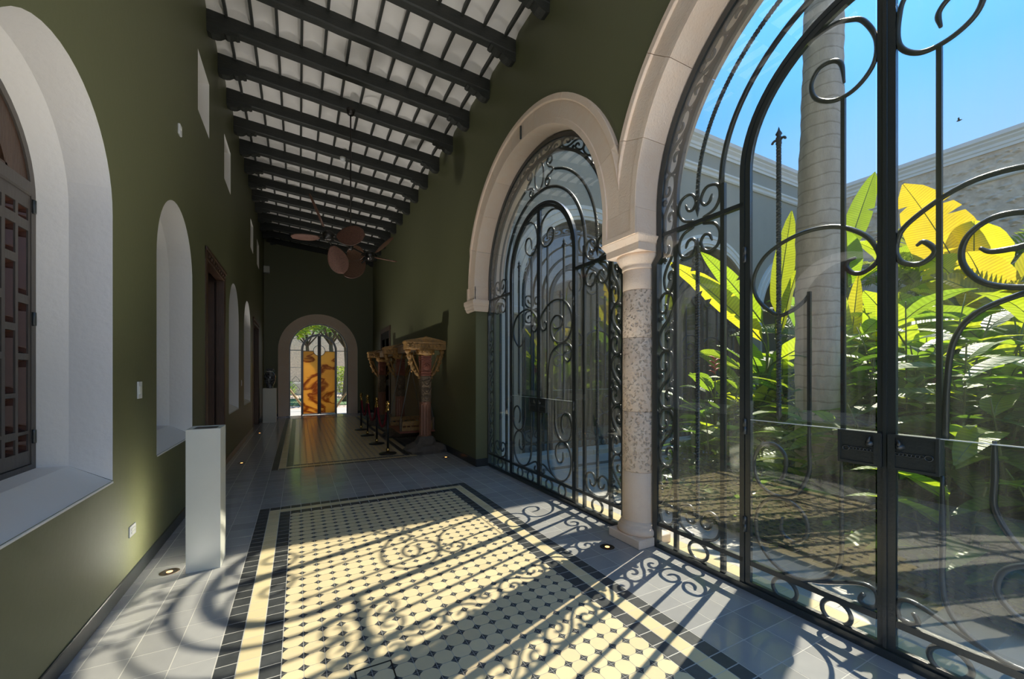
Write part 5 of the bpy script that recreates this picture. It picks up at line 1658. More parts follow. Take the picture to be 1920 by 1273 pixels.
wb = MB().box(XB, XB + 0.5, -9.0, YA + 0.1, -0.1, 6.45).build('wall_garden_far', M['rubble'], kind='structure')
rb = random.Random(5)
vo = MB()
for _ in range(420):      # proud stones of the rubble facing
    y = rb.uniform(0.8, YA - 0.1); z = rb.uniform(4.2, 6.3); q = rb.uniform(0.05, 0.13)
    n = 6; vs = [(XB - 0.025 - rb.uniform(0, .02), y, z)]
    for k in range(n):
        th = 2 * pi * k / n + rb.uniform(-.3, .3); r_ = q * rb.uniform(0.7, 1.2)
        vs.append((XB + 0.01, y + r_ * 1.3 * cos(th), z + r_ * 0.8 * sin(th)))
    vo.add(vs, [(0, 1 + k, 1 + (k + 1) % n) for k in range(n)])
vo.build('rubble_facing', M['rubble'], wb, kind='stuff')
TOPB = [(d, z - 0.20) for d, z in TOP]; MIDB = [(d, z - 0.32) for d, z in MID]
cornice_y(wb, -9.0, YA, XB, TOPB); cornice_y(wb, -9.0, YA, XB, MIDB)
MB().box(5.0, XB + 0.5, -9.4, -9.0, 0, 4.5).build('wall_garden_right', M['ext_grey'], kind='structure')

dup(gate_a, (AC[0], YA + 0.20, 0), -pi / 2, 'black iron gate in the first arch of the grey building across the patio')
dup(gate_a, (AC[1], YA + 0.20, 0), -pi / 2, 'black iron gate in the second arch of the grey building, behind the banana leaves')

# ---------------------------------------------------------------- garden beyond the end door
gg = MB().box(-14, 16, YE + 0.45, 60, -0.2, -0.03).build('garden_ground', M['sandpath'], kind='structure')
MB().box(-3, 5, YE + 0.45, YE + 3.2, -0.1, -0.02).build('terrace', M['patio'], gg)
MB().bbox(-14, 0.3, 21.5, 27.0, -0.1, 0.02, 0.02).build('lawn', M['lawn'], gg)
MB().bbox(1.6, 16, 21.0, 25.5, -0.1, 0.02, 0.02).build('lawn', M['lawn'], gg)
MB().bbox(-14, 16, 32.0, 32.4, -0.1, 0.85, 0.03).build('wall_garden_end', M['patio_pale'], kind='structure')
MB().box(-16, 18, 44.0, 44.5, -0.1, 6.5).build('wall_sky_screen', M['rubble'], kind='structure')  # added wall, covers the bright sky beyond the garden

# ================================================================== PLANTS
def leaf_blade(b, p0, p1, W, bend=0.15, roll=0.0, fold=0.25, N=10, tears=0, seedv=0, mi=0, prof=0.75, rib=0.010):
    """paddle leaf: midrib curve from p0 to p1 lifted by bend, folded along the rib, with optional tears"""
    rr = random.Random(seedv)
    p0, p1 = Vector(p0), Vector(p1)
    L = (p1 - p0).length
    ctrl = (p0 + p1) / 2 + Vector((0, 0, bend * L))
    rows = []
    for i in range(N + 1):
        t = i / N
        p = p0 * (1 - t) ** 2 + ctrl * 2 * t * (1 - t) + p1 * t * t
        tg = ((ctrl - p0) * (1 - t) + (p1 - ctrl) * t).normalized()
        sd = tg.cross(Vector((0, 0, 1)))
        if sd.length < 0.05: sd = tg.cross(Vector((0.3, -1, 0)))
        sd.normalize()
        nn = sd.cross(tg).normalized()
        q = Quaternion(tg, roll); sd = q @ sd; nn = q @ nn
        w_ = W * max(0.02, sin(pi * min(1.0, t ** prof)) ** 0.65)
        if t > 0.97: w_ = W * 0.04
        wv = rr.uniform(-0.05, 0.05) * W
        rows.append((p, sd, nn, w_, wv))
    for s in (1, -1):
        cut = set(rr.sample(range(2, N - 1), min(tears, N - 3))) if tears else set()
        i = 0
        prev = None
        vs = []; fs = []; lc = []
        for i, (p, sd, nn, w_, wv) in enumerate(rows):
            a = len(vs)
            vs += [p, p + sd * (s * w_ * 0.5) + nn * (fold * w_ * 0.5), p + sd * (s * w_) + nn * (fold * w_ * 0.8 + wv)]
            lc += [(i / N * L, 0), (i / N * L, w_ * .5 / 0.2), (i / N * L, w_ / 0.2)]
            if i:
                if prev is not None:
                    f = [(prev, prev + 1, a + 1, a), (prev + 1, prev + 2, a + 2, a + 1)]
                    fs += f if s > 0 else [x[::-1] for x in f]
            prev = a
            if i in cut:      # tear: restart the strip, pulled apart at the rim
                vs[-1] = vs[-1] - (rows[i][0] - rows[i - 1][0]) * 0.25
                a = len(vs)
                sh = (rows[min(N, i + 1)][0] - p) * 0.18
                vs += [p, p + sd * (s * w_ * 0.5) + nn * (fold * w_ * 0.5), p + sd * (s * w_) + nn * (fold * w_ * 0.5) + sh]
                lc += [(i / N * L, 0), (i / N * L, w_ * .5 / 0.2), (i / N * L, w_ / 0.2)]
                prev = a
        o_ = len(b.v)
        b.add(vs, fs, True, mi)
        for i_, c_ in enumerate(lc): b.lc[o_ + i_] = c_
    pts = [r_[0] for r_ in rows]
    b.tube(pts, [rib * (1 - 0.75 * i / N) for i in range(N + 1)], 5, mi=1)

LEAFN = [0]
def add_leaf(root, base, p0, p1, W, m, bend=0.15, roll=0.0, fold=0.25, tears=0, rib=0.011, name='leaf', prof=0.75):
    LEAFN[0] += 1
    b = MB()
    leaf_blade(b, p0, p1, W, bend, roll, fold, 10, tears, LEAFN[0], 0, prof, rib)
    if base is not None:
        d = (Vector(p1) - Vector(p0)).normalized()
        c = Vector(p0) - d * 0.25 * (Vector(p0) - Vector(base)).length
        b0 = Vector(base)
        pts = [b0 * (1 - t) ** 2 + c * 2 * t * (1 - t) + Vector(p0) * t * t for t in [i / 6 for i in range(7)]]
        b.tube(pts, [rib * 1.9 - rib * 0.9 * i / 6 for i in range(7)], 6, mi=1)
    return b.build(name, [M[m], M['stem']], root)

def plant(name, label, x, y, cat='plant', z=0.02, **kw):
    return empty(name, (x, y, z), 0, label=label, category=cat, **kw)

def banana(label, x, y, leaves, stems=2, name='banana_plant', h=1.0):
    """leaves: (world p0, world p1, half-width, material, bend, roll, tears)"""
    t = plant(name, label, x, y)
    o = Vector((x, y, 0.02))
    rr = random.Random(int(abs(x * 100 + y * 37)))
    for k in range(stems):
        dx, dy = rr.uniform(-.12, .12), rr.uniform(-.12, .12)
        hh = h * rr.uniform(0.8, 1.05)
        MB().tube([(dx, dy, -0.05), (dx * .9, dy * .9, hh * .5), (dx * .7, dy * .7, hh)], [0.07, 0.055, 0.035], 9).build('stem', M['stem'], t)
    for lf in leaves:
        p0, p1, W, m = lf[:4]
        bend = lf[4] if len(lf) > 4 else 0.12
        roll = lf[5] if len(lf) > 5 else 0.0
        tears = lf[6] if len(lf) > 6 else 2
        add_leaf(t, (rr.uniform(-.06, .06), rr.uniform(-.06, .06), h * 0.75), Vector(p0) - o, Vector(p1) - o, W, m, bend, roll, 0.25, tears)
    return t

def rnd_leaves(x, y, n, h0, h1, L, W, seedv, mats, spread=(0, 2 * pi), up=0.5):
    rr = random.Random(seedv)
    out_ = []
    for k in range(n):
        a = spread[0] + (spread[1] - spread[0]) * (k + rr.uniform(0.1, 0.9)) / n
        z = rr.uniform(h0, h1)
        r0 = rr.uniform(0.08, 0.30)
        p0 = (x + r0 * cos(a), y + r0 * sin(a), z)
        l = L * rr.uniform(0.75, 1.15)
        u = up + rr.uniform(-0.45, 0.35)
        r1 = l * cos(min(1.45, max(-.9, u))); dz = l * sin(min(1.45, max(-.9, u)))
        p1 = (p0[0] + r1 * cos(a), p0[1] + r1 * sin(a), z + dz)
        out_.append((p0, p1, W * rr.uniform(0.75, 1.15), rr.choice(mats), rr.uniform(0.05, 0.25), rr.uniform(-0.7, 0.7), rr.choice((0, 1, 2, 3))))
    return out_
G, LI, YE_, DK = 'leaf', 'leaf_lime', 'leaf_yellow', 'leaf_dark'

banana('banana plant at the left of the bed with a long drooping yellow leaf', 6.0, 3.55,
       [((5.87, 3.47, 1.94), (4.50, 3.95, 3.02), 0.17, YE_, 0.10, 0.5, 2), ((5.87, 3.47, 2.20), (5.15, 3.93, 3.24), 0.13, LI, 0.08, 0.9, 1)]
       + rnd_leaves(6.0, 3.55, 5, 0.9, 1.7, 1.0, 0.16, 3, (G, LI, G)), h=1.6)
banana('slender banana plant with one upright lime leaf, left of the palm trunk', 6.6, 3.62,
       [((6.45, 3.61, 2.40), (6.66, 3.50, 3.97), 0.15, LI, 0.02, 1.2, 0), ((6.5, 3.6, 2.0), (6.25, 3.2, 3.0), 0.13, LI, 0.1, 0.5, 0)] + rnd_leaves(6.6, 3.62, 6, 1.0, 2.0, 0.9, 0.14, 4, (G, LI)), h=1.8)
banana('banana plant with a folded yellow-green leaf just right of the palm trunk', 6.2, 2.62,
       [((6.17, 2.64, 1.45), (6.06, 2.69, 2.82), 0.15, LI, 0.02, 1.0, 0), ((6.22, 2.6, 1.5), (6.30, 2.52, 2.75), 0.12, YE_, 0.02, 0.6, 0)] + rnd_leaves(6.2, 2.62, 5, 0.7, 1.5, 0.9, 0.15, 6, (G, LI, LI)), h=1.3)
banana('tallest banana plant with an upright leaf reaching above the far wall cornice', 8.95, 3.75,
       [((8.96, 3.76, 3.70), (9.42, 3.52, 5.21), 0.19, LI, 0.05, 0.8, 1), ((8.9, 3.75, 3.0), (8.2, 3.9, 3.9), 0.2, G, 0.2, 0.2, 2)] + rnd_leaves(8.95, 3.75, 6, 2.2, 3.4, 1.2, 0.22, 8, (G, LI, LI), up=0.4), h=3.0)
banana('banana plant with the largest yellow paddle leaf, right of the gate meeting bar', 9.6, 2.35,
       [((9.55, 2.33, 2.75), (8.58, 2.85, 4.52), 0.42, YE_, 0.10, 0.5, 2), ((9.5, 2.3, 2.9), (8.9, 2.15, 3.75), 0.40, YE_, 0.2, -0.4, 1),
        ((9.45, 2.3, 2.5), (8.35, 2.5, 3.2), 0.33, LI, 0.25, 0.3, 3)] + rnd_leaves(9.6, 2.35, 5, 1.8, 2.8, 1.3, 0.28, 9, (LI, YE_, G)), h=2.5)
banana('banana plant with broad torn yellow leaves at the right edge of the bed', 8.2, 1.75,
       [((8.1, 1.75, 2.1), (7.6, 1.9, 3.05), 0.30, YE_, 0.2, 0.3, 2), ((8.2, 1.7, 2.3), (8.4, 1.3, 3.3), 0.30, YE_, 0.2, -0.4, 2), ((8.15, 1.7, 2.0), (7.3, 1.55, 2.35), 0.24, LI, 0.25, 0.3, 3)]
       + rnd_leaves(8.2, 1.75, 6, 1.4, 2.2, 1.2, 0.24, 10, (LI, G, LI, YE_)), h=1.9)
banana('banana plant with wide lime leaves between the gate bars, mid bed', 7.3, 2.25,
       [((7.3, 2.25, 1.6), (6.95, 2.35, 2.55), 0.26, LI, 0.1, 0.6, 1), ((7.3, 2.2, 1.4), (6.6, 2.1, 2.0), 0.22, LI, 0.25, -0.3, 2)] + rnd_leaves(7.3, 2.25, 7, 1.0, 1.9, 1.1, 0.2, 12, (LI, G, LI)), h=1.5)
banana('leafy banana clump in front of the far rubble wall', 10.8, 3.2, rnd_leaves(10.8, 3.2, 9, 1.8, 3.2, 1.4, 0.28, 14, (LI, G, YE_, LI)), h=2.6)
banana('banana clump behind the palm trunk near the grey building', 8.2, 4.0 - 0.2, rnd_leaves(8.2, 3.8, 8, 1.0, 2.4, 1.1, 0.2, 15, (G, LI, LI)), h=2.0)
banana('low banana clump in the shade at the left corner of the bed', 5.45, 3.80, rnd_leaves(5.45, 3.80, 6, 0.45, 1.1, 0.75, 0.13, 16, (G, DK, LI), up=0.3), h=0.7)
banana('lime banana plant filling the gap between gate hinge and palm trunk', 7.0, 3.10, rnd_leaves(7.0, 3.10, 9, 0.8, 2.1, 1.0, 0.18, 41, (LI, LI, G, LI)), h=1.7)
banana('banana plant with broad lime leaves just behind the right gate leaf', 6.5, 1.95, rnd_leaves(6.5, 1.95, 8, 1.1, 1.9, 0.95, 0.21, 42, (LI, G, LI)), h=1.5)
banana('banana plant with lime leaves between palm trunk and meeting bars', 6.6, 2.55, rnd_leaves(6.6, 2.55, 8, 0.9, 1.9, 0.85, 0.17, 43, (LI, LI, G)), h=1.5)
banana('banana plant with wide dark leaves deep in the bed', 8.6, 2.6, rnd_leaves(8.6, 2.6, 9, 1.2, 2.5, 1.2, 0.25, 44, (G, DK, LI)), h=2.0)
banana('banana plant with yellowing leaves behind the spiral of the right gate leaf', 7.6, 1.45, rnd_leaves(7.6, 1.45, 8, 1.3, 2.3, 1.0, 0.24, 45, (YE_, LI, G)), h=1.8)
banana('young banana plant by the first arch of the grey building', 6.3, 3.85, rnd_leaves(6.3, 3.85, 7, 0.6, 1.5, 0.9, 0.15, 46, (LI, G, LI)), h=1.1)
# elephant-ear plant: broad drooping leaves on thin stalks
t = plant('elephant_ear', 'elephant-ear plant with broad drooping green leaves at the left end of the bed', 5.30, 3.62)
for k, (dx, dy, z, W) in enumerate(((-0.12, 0.18, 0.98, 0.17), (-0.28, 0.05, 0.72, 0.15), (0.15, -0.12, 0.80, 0.15), (-0.05, -0.28, 0.6, 0.13))):
    b = MB(); leaf_blade(b, (dx * 0.8, dy * 0.8, z), (dx * 2.2, dy * 2.2, z - 0.30), W * 1.25, 0.10, 0.3 * (-1) ** k, 0.12, 10, 0, 40 + k, 0, 0.45)
    b.tube(crom([(0, 0, 0), (dx * 0.4, dy * 0.4, z * 0.6), (dx * 0.8, dy * 0.8, z)], 4), 0.011, 6, mi=1)
    b.build('leaf', [M['leaf'], M['stem']], t)

# gingers: upright leafy canes with pink flower spikes
me_gl = []
for k in range(6):
    b = MB(); L = 0.50 + 0.07 * (k % 3)
    leaf_blade(b, (0, 0, 0), (L, 0, -0.07 - 0.07 * (k % 2)), 0.068 + 0.010 * (k % 3), 0.22, 0.0, 0.22, 7, 0, 60 + k, 0, 0.7, 0.004)
    me_gl.append(b.mesh('ginger_leaf', [M[('leaf_dark', 'leaf', 'leaf_lime', 'leaf_dark', 'leaf', 'leaf')[k]], M['stem']]))
def flower(t, p, tilt, m='pink', h=0.17):
    b = MB()
    n = 26
    for i in range(n):
        q = i / n
        a = i * 2.4
        r_ = 0.034 * (1 - q) ** 0.6 + 0.006
        z = h * q
        c = Vector((r_ * cos(a) * 0.5, r_ * sin(a) * 0.5, z)); e = Vector((r_ * cos(a) * 1.25, r_ * sin(a) * 1.25, z + 0.028))
        b.tube([c, c.lerp(e, 0.6) + Vector((0, 0, 0.004)), e], [0.006, 0.013 * (1 - 0.5 * q), 0.003], 5)
    b.xf(Matrix.Translation(Vector(p)) @ Matrix.Rotation(tilt, 4, 'Y'))
    return b.build('flower_spike', M[m], t)
def ginger(label, x, y, nst, h, seedv, flowers=(), m='pink', spread=0.28):
    t = plant('ginger_plant', label, x, y, group='gingers in the planting bed')
    rr = random.Random(seedv)
    o = Vector((x, y, 0.02))
    for k in range(nst):
        a = 2 * pi * k / nst + rr.uniform(-.4, .4)
        b0 = Vector((spread * 0.5 * cos(a), spread * 0.5 * sin(a), 0))
        hh = h * rr.uniform(0.75, 1.1)
        lean = rr.uniform(0.10, 0.32)
        top = b0 + Vector((lean * hh * cos(a), lean * hh * sin(a), hh))
        mid = (b0 + top) / 2 - Vector((0.06 * cos(a), 0.06 * sin(a), -0.05))
        pts = [b0 * (1 - q) ** 2 + mid * 2 * q * (1 - q) + top * q * q for q in [i / 7 for i in range(8)]]
        MB().tube(pts, [0.012 - 0.007 * i / 7 for i in range(8)], 6).build('cane', M['stem'], t)
        nl = int(hh / 0.14)
        side = rr.uniform(0, pi)
        for i in range(nl):
            q = 0.22 + 0.76 * i / nl
            p = b0 * (1 - q) ** 2 + mid * 2 * q * (1 - q) + top * q * q
            az = side + pi * (i % 2) + rr.uniform(-.35, .35)
            l = link('leaf', me_gl[rr.randrange(6)], t, tuple(p))
            l.rotation_euler = (rr.uniform(-.3, .3), -(0.55 - 0.6 * q + rr.uniform(-.2, .2)) + (-0.35 if i == nl - 1 else 0), az)
            s_ = rr.uniform(0.8, 1.15); l.scale = (s_, s_, s_)
    for f in flowers:
        p = Vector(f[:3]) - o
        MB().tube([(p.x * 0.4, p.y * 0.4, 0), (p.x * 0.8, p.y * 0.8, p.z * 0.6), tuple(p)], [0.010, 0.008, 0.006], 6).build('flower_stalk', M['stem'], t)
        flower(t, tuple(p), f[3] if len(f) > 3 else 0.1, m)
    return t
ginger('ginger plant with a pink flower spike beside the palm trunk', 5.05, 2.05, 6, 1.15, 21, [(4.92, 2.16, 0.86)])
ginger('ginger plant bearing the bright pink flower above the glass joint line, right side', 5.75, 1.35, 7, 1.35, 22, [(5.82, 1.23, 0.76, 0.0)])
ginger('ginger plant with a low pink flower near the right gate leaf', 4.95, 1.10, 6, 1.05, 23, [(4.82, 1.2, 0.26, 0.3)])
ginger('ginger plant with a small pink bud high among its leaves', 6.45, 1.85, 7, 1.65, 24, [(6.27, 1.79, 1.33)])
ginger('tall ginger plant with a red flower behind the right gate leaf', 7.3, 1.95 - 0.35, 6, 1.8, 25, [(7.27, 1.83 - 0.15, 1.70)], 'redfl')
ginger('leafy ginger plant without flowers left of the palm trunk', 5.9, 3.0, 6, 1.3, 26)
ginger('low ginger plant at the foot of the palm', 5.3, 2.65, 5, 0.85, 27)
ginger('ginger plant against the right edge of the view, dark broad leaves', 4.55, 0.85, 6, 1.25, 28)
ginger('ginger plant far right, half out of the frame', 6.6, 1.15, 7, 1.6, 29)
ginger('ginger plant between the palm and the lock boxes', 5.6, 1.85, 6, 1.2, 30)
ginger('ginger plant behind the others in the middle of the bed', 7.9, 2.7, 7, 1.9, 31)
ginger('ginger plant at the back beside the grey building arches', 7.2, 3.85, 6, 1.6, 32)

ginger('tall dense ginger plant shading the path, right of the palm trunk', 5.40, 1.75, 9, 2.1, 38, spread=0.45)
ginger('tall ginger plant by the path behind the right lock box', 5.0, 1.30, 8, 1.8, 39, spread=0.4)
ginger('tall ginger plant at the right edge of the bed beside the path', 5.1, 0.75, 8, 1.9, 40, spread=0.45)
ginger('broad leafy ginger right of the palm foot, beside the lock boxes', 4.7, 1.95, 8, 1.25, 51, spread=0.35)
ginger('bushy ginger by the path behind the lower right gate leaf', 4.45, 1.35, 8, 1.15, 52, spread=0.35)
ginger('tall ginger deep in the bed behind the palm trunk', 6.0, 2.35, 8, 1.9, 53, spread=0.4)
ginger('ginger plant among the banana stems left of the palm trunk', 6.4, 3.3, 8, 1.6, 54, spread=0.4)
ginger('leafy ginger at the left front of the bed near the stone column', 4.75, 3.45, 7, 0.95, 41)
ginger('leafy ginger beside the elephant-ear plant', 5.6, 3.9, 7, 1.25, 42)
ginger('low ginger plant at the bed edge below the left lock box', 4.15, 1.75, 6, 0.62, 33)
ginger('low ginger plant at the bed edge beside the palm foot', 4.25, 2.45, 5, 0.50, 34, spread=0.2)
ginger('low leafy ginger by the path below the right lock box', 4.1, 1.1, 6, 0.7, 35)
ginger('ginger plant by the path at the far right bottom of the view', 4.15, 0.45, 6, 0.85, 36)
ginger('ginger plant right of the cut canes', 5.6, 0.75, 7, 1.35, 37)
# heliconias with red and orange bracts
def heliconia(label, x, y, z, m):
    t = plant('heliconia', label, x, y)
    MB().tube([(0, 0, 0), (0.03, 0.02, z * 0.5), (0, 0, z)], 0.010, 6).build('stem', M['stem'], t)
    b = MB()
    for i in range(7):
        s = 1 if i % 2 else -1
        zz = z + 0.035 * i - 0.04
        b.tube(crom([(0, 0, zz), (s * 0.05, 0.01, zz + 0.035), (s * 0.13, 0.015, zz + 0.05)], 3), [0.010, 0.014, 0.015, 0.014, 0.011, 0.006, 0.002], 6)
    b.build('bracts', M[m], t)
    for k in range(3):
        a = 2.1 * k + x
        add_leaf(t, (0, 0, z * 0.3), (0.12 * cos(a), 0.12 * sin(a), z * 0.8), (0.7 * cos(a), 0.7 * sin(a), z * 0.8 + 0.25), 0.11, ('leaf', 'leaf_lime', 'leaf')[k], 0.25, 0.3, 0.2, 0)
heliconia('heliconia with red bracts in the shade at the left of the bed', 5.37, 3.96 - 0.1, 1.5, 'redfl')
heliconia('heliconia with orange bracts low behind the gate hinge', 6.2, 3.35, 0.95, 'orangefl')
heliconia('heliconia with a single red bract left of the palm trunk', 6.25, 3.05, 1.85, 'redfl')
heliconia('heliconia with orange bracts at the far right of the bed', 7.4, 1.55, 1.35, 'orangefl')

# bundle of cut canes
t = plant('cut_cane_clump', 'clump of cut dry brown canes among the leaves at the right', 6.35, 1.40)
rr = random.Random(77)
for k in range(13):
    a = rr.uniform(0, 2 * pi); q = rr.uniform(0.02, 0.16); hh = rr.uniform(1.0, 1.55)
    MB().tube([(q * cos(a), q * sin(a), 0), (q * 1.2 * cos(a), q * 1.2 * sin(a), hh * 0.6), (q * 1.5 * cos(a), q * 1.5 * sin(a), hh)], [0.026, 0.022, 0.018], 7).build('cane', M['cane'], t)

# feathery palms in front of the far wall
def frond(b, p0, az, L, up, leaf=0.34, n=26, droop=0.55, mi=0, seedv=0):
    rr = random.Random(seedv)
    pts = []
    for i in range(13):
        t = i / 12
        r_ = L * t
        e = up - droop * t
        if i == 0: p = Vector(p0)
        else: p = pts[-1] + Vector((cos(az) * cos(e), sin(az) * cos(e), sin(e))) * (L / 12)
        pts.append(p)
    b.tube(pts, [0.014 - 0.011 * i / 12 for i in range(13)], 5, mi=1)
    sd0 = Vector((-sin(az), cos(az), 0))
    for k in range(n):
        t = 0.12 + 0.87 * k / n
        i = min(11, int(t * 12)); p = pts[i].lerp(pts[i + 1], t * 12 - i)
        tg = (pts[i + 1] - pts[i]).normalized()
        l = leaf * (sin(pi * (0.12 + 0.85 * t)) ** 0.6)
        for s in (1, -1):
            d = (tg * 0.75 + sd0 * s * 0.9 + Vector((0, 0, 0.22 + rr.uniform(-.2, .1)))).normalized()
            m_ = p + d * l * 0.5; e = p + d * l - Vector((0, 0, 0.20 * l))
            nn = d.cross(tg).normalized().cross(d).normalized() * 0.016
            b.add([p - nn * .5, p + nn * .5, m_ + nn, m_ - nn, e], [(0, 1, 2, 3), (3, 2, 4)], False, mi)
def feather_palm(label, x, y, h, n, L, seedv, m='frond', name='areca_palm'):
    t = plant(name, label, x, y, 'palm')
    rr = random.Random(seedv)
    for k in range(4):
        a = 2 * pi * k / 4 + rr.uniform(-.4, .4); q = rr.uniform(0.05, 0.2)
        MB().tube([(q * cos(a), q * sin(a), 0), (q * 1.3 * cos(a), q * 1.3 * sin(a), h * 0.7), (q * 1.6 * cos(a), q * 1.6 * sin(a), h)], [0.05, 0.04, 0.03], 8).build('stem', M['stem'], t)
    for k in range(n):
        a = 2 * pi * k / n + rr.uniform(-.3, .3)
        b = MB(); frond(b, (0.15 * cos(a), 0.15 * sin(a), h + rr.uniform(-.3, .1)), a, L * rr.uniform(0.8, 1.1), rr.uniform(0.6, 1.25), 0.36, 26, rr.uniform(0.9, 1.5), 0, seedv * 50 + k)
        b.build('frond', [M[m], M['stem']], t)
feather_palm('feathery palm with yellow-green fronds before the rubble wall, far right', 11.6, 2.6, 3.2, 10, 1.7, 1)
feather_palm('feathery palm right of the palm trunk before the far corner', 10.4, 3.75, 3.1, 9, 1.5, 2)
feather_palm('feathery palm beside the gate meeting bar, before the rubble wall', 11.2, 3.3, 3.4, 9, 1.5, 3)
feather_palm('small feathery palm left of the palm trunk by the grey building', 7.6, 3.45, 2.2, 8, 1.1, 4, 'frond_grey')
feather_palm('feathery palm low at the right edge of the bed', 9.0, 1.35, 2.2, 9, 1.5, 5)

# royal palm: ringed trunk through the gate, crown above the frame
pm = plant('royal_palm', 'tall palm with a ringed grey-brown trunk standing close outside the gate', 4.75, 2.25, 'palm')
b = MB(); vs = []; n = 26
zs = [i * 0.09 for i in range(92)]
rp = random.Random(3)
def trunk_c(z): return (0.02 * sin(z * 0.7) - 0.035 * min(z, 2) + 0.006 * z * z * 0.55, -0.010 * z)
def trunk_r(z): return 0.192 + 0.05 * math.exp(-z / 0.25) + 0.012 * math.exp(-((z - 2.6) / 0.7) ** 2) - 0.010 * max(0, z - 3) + 0.004 * sin(z * 9)
for i, z in enumerate(zs):
    cx, cy_ = trunk_c(z)
    ring = -0.006 if i % 2 else 0.0
    tilt = rp.uniform(-.01, .01)
    for k in range(n):
        th = 2 * pi * k / n
        r_ = trunk_r(z) + ring + 0.004 * sin(5 * th + z * 3)
        vs.append((cx + r_ * cos(th), cy_ + r_ * sin(th), z + tilt * cos(th) - 0.06))
fs = [(i * n + k, i * n + (k + 1) % n, (i + 1) * n + (k + 1) % n, (i + 1) * n + k) for i in range(len(zs) - 1) for k in range(n)]
b.add(vs, fs, True).build('trunk', M['bark'], pm)
ct = trunk_c(8.1)
MB().lathe([(0.17, 8.0), (0.19, 8.2), (0.15, 8.8), (0.08, 9.3)], 16, (ct[0], ct[1], 0)).build('crownshaft', M['stem'], pm)
for k in range(13):
    a = 2 * pi * k / 13 + 0.2
    b = MB(); frond(b, (ct[0], ct[1], 9.1), a, 3.2, 0.9 - 0.25 * (k % 3), 0.55, 34, 1.9, 0, 300 + k)
    b.build('frond', [M['frond_grey'], M['stem']], pm)
b = MB(); frond(b, (ct[0] - 0.05, ct[1] + 0.1, 8.3), 1.75, 3.3, -0.6, 0.5, 34, 0.9, 0, 330); b.build('frond', [M['frond_grey'], M['stem']], pm)

# ground cover and shrubs
def leaf_cloud(b, n, fn, size, rr):
    for _ in range(n):
        p = Vector(fn(rr)); a = rr.uniform(0, 2 * pi); e = rr.uniform(-0.5, 0.7); s_ = size * rr.uniform(0.6, 1.3)
        d = Vector((cos(a) * cos(e), sin(a) * cos(e), sin(e))); sd = Vector((-sin(a), cos(a), rr.uniform(-.4, .4))).normalized()
        b.add([p, p + d * s_ * 0.45 + sd * s_ * 0.3, p + d * s_, p + d * s_ * 0.45 - sd * s_ * 0.3], [(0, 1, 2, 3)], False, rr.choice((0, 0, 1)))
rr = random.Random(91)
b = MB()
def gfn(r_):
    while True:
        x = 3.64 + r_.random() ** 2.1 * 7.5; y = r_.uniform(-0.5, 3.95)
        if y > 0.19 * x - 0.9: return (x, y, 0.03 + r_.random() ** 2 * 0.28)
leaf_cloud(b, 15000, gfn, 0.105, rr)
b.build('groundcover_foliage', [M['leaf_dark'], M['leaf']], kind='stuff', label='low dark green groundcover leaves carpeting the soil of the bed', category='groundcover')
def shrub(label, x, y, r_, h, n, size, seedv, mats=('leaf', 'leaf_lime'), name='leafy_shrub'):
    t = plant(name, label, x, y, 'shrub')
    rr = random.Random(seedv)
    for k in range(5):
        a = 2 * pi * k / 5
        MB().tube([(0, 0, 0), (r_ * .3 * cos(a), r_ * .3 * sin(a), h * .4), (r_ * .6 * cos(a), r_ * .6 * sin(a), h * .8)], [0.015, 0.010, 0.005], 5).build('stem', M['stem'], t)
    b = MB()
    def fn(q):
        a = q.uniform(0, 2 * pi); s_ = q.random() ** 0.4; zz = q.uniform(0.12, 1.0)
        w_ = sin(pi * (0.15 + 0.75 * zz)) ** 0.5
        return (r_ * s_ * w_ * cos(a), r_ * s_ * w_ * sin(a), h * zz)
    leaf_cloud(b, n, fn, size, rr)
    b.build('foliage', [M[mats[0]], M[mats[1]]], t, kind='stuff')
shrub('small-leaved lime shrub at the left corner of the bed by the paving', 5.15, 3.55, 0.42, 0.55, 700, 0.075, 1, ('leaf_lime', 'leaf'))
shrub('low dark grassy shrub at the bed corner near the patio paving', 4.85, 3.72, 0.30, 0.32, 600, 0.06, 2, ('leaf_dark', 'leaf'))
shrub('bright small-leaved shrub behind the left gate leaf', 5.65, 3.1, 0.5, 0.75, 800, 0.08, 3, ('leaf', 'leaf_lime'))
shrub('bright leafy shrub at the front of the bed, framed by the lower gate ring', 4.55, 2.95, 0.38, 0.6, 700, 0.085, 21, ('leaf_lime', 'leaf'))
shrub('dark leafy shrub at the bed edge near the stone column', 4.3, 3.45, 0.35, 0.45, 600, 0.085, 22, ('leaf_dark', 'leaf'))
shrub('dark bushy shrub in the middle of the bed', 6.9, 2.7, 0.7, 1.3, 1300, 0.13, 4, ('leaf_dark', 'leaf'))
shrub('dark bushy shrub at the back of the bed', 8.7, 2.9, 0.8, 1.9, 1500, 0.15, 5, ('leaf_dark', 'leaf'))
shrub('dark bushy shrub at the right of the bed', 7.4, 1.3, 0.6, 1.2, 1100, 0.13, 6, ('leaf_dark', 'leaf'))
shrub('dense green shrub before the far rubble wall', 12.3, 3.4, 0.9, 2.6, 1600, 0.2, 7, ('leaf', 'leaf_lime'))
shrub('dense green shrub before the right part of the rubble wall', 12.3, 2.2, 0.9, 2.4, 1600, 0.2, 8, ('leaf', 'leaf_lime'))
shrub('shrub with broad dark leaves left of the palm foot', 5.2, 2.9, 0.4, 0.6, 500, 0.11, 9, ('leaf_dark', 'leaf'))

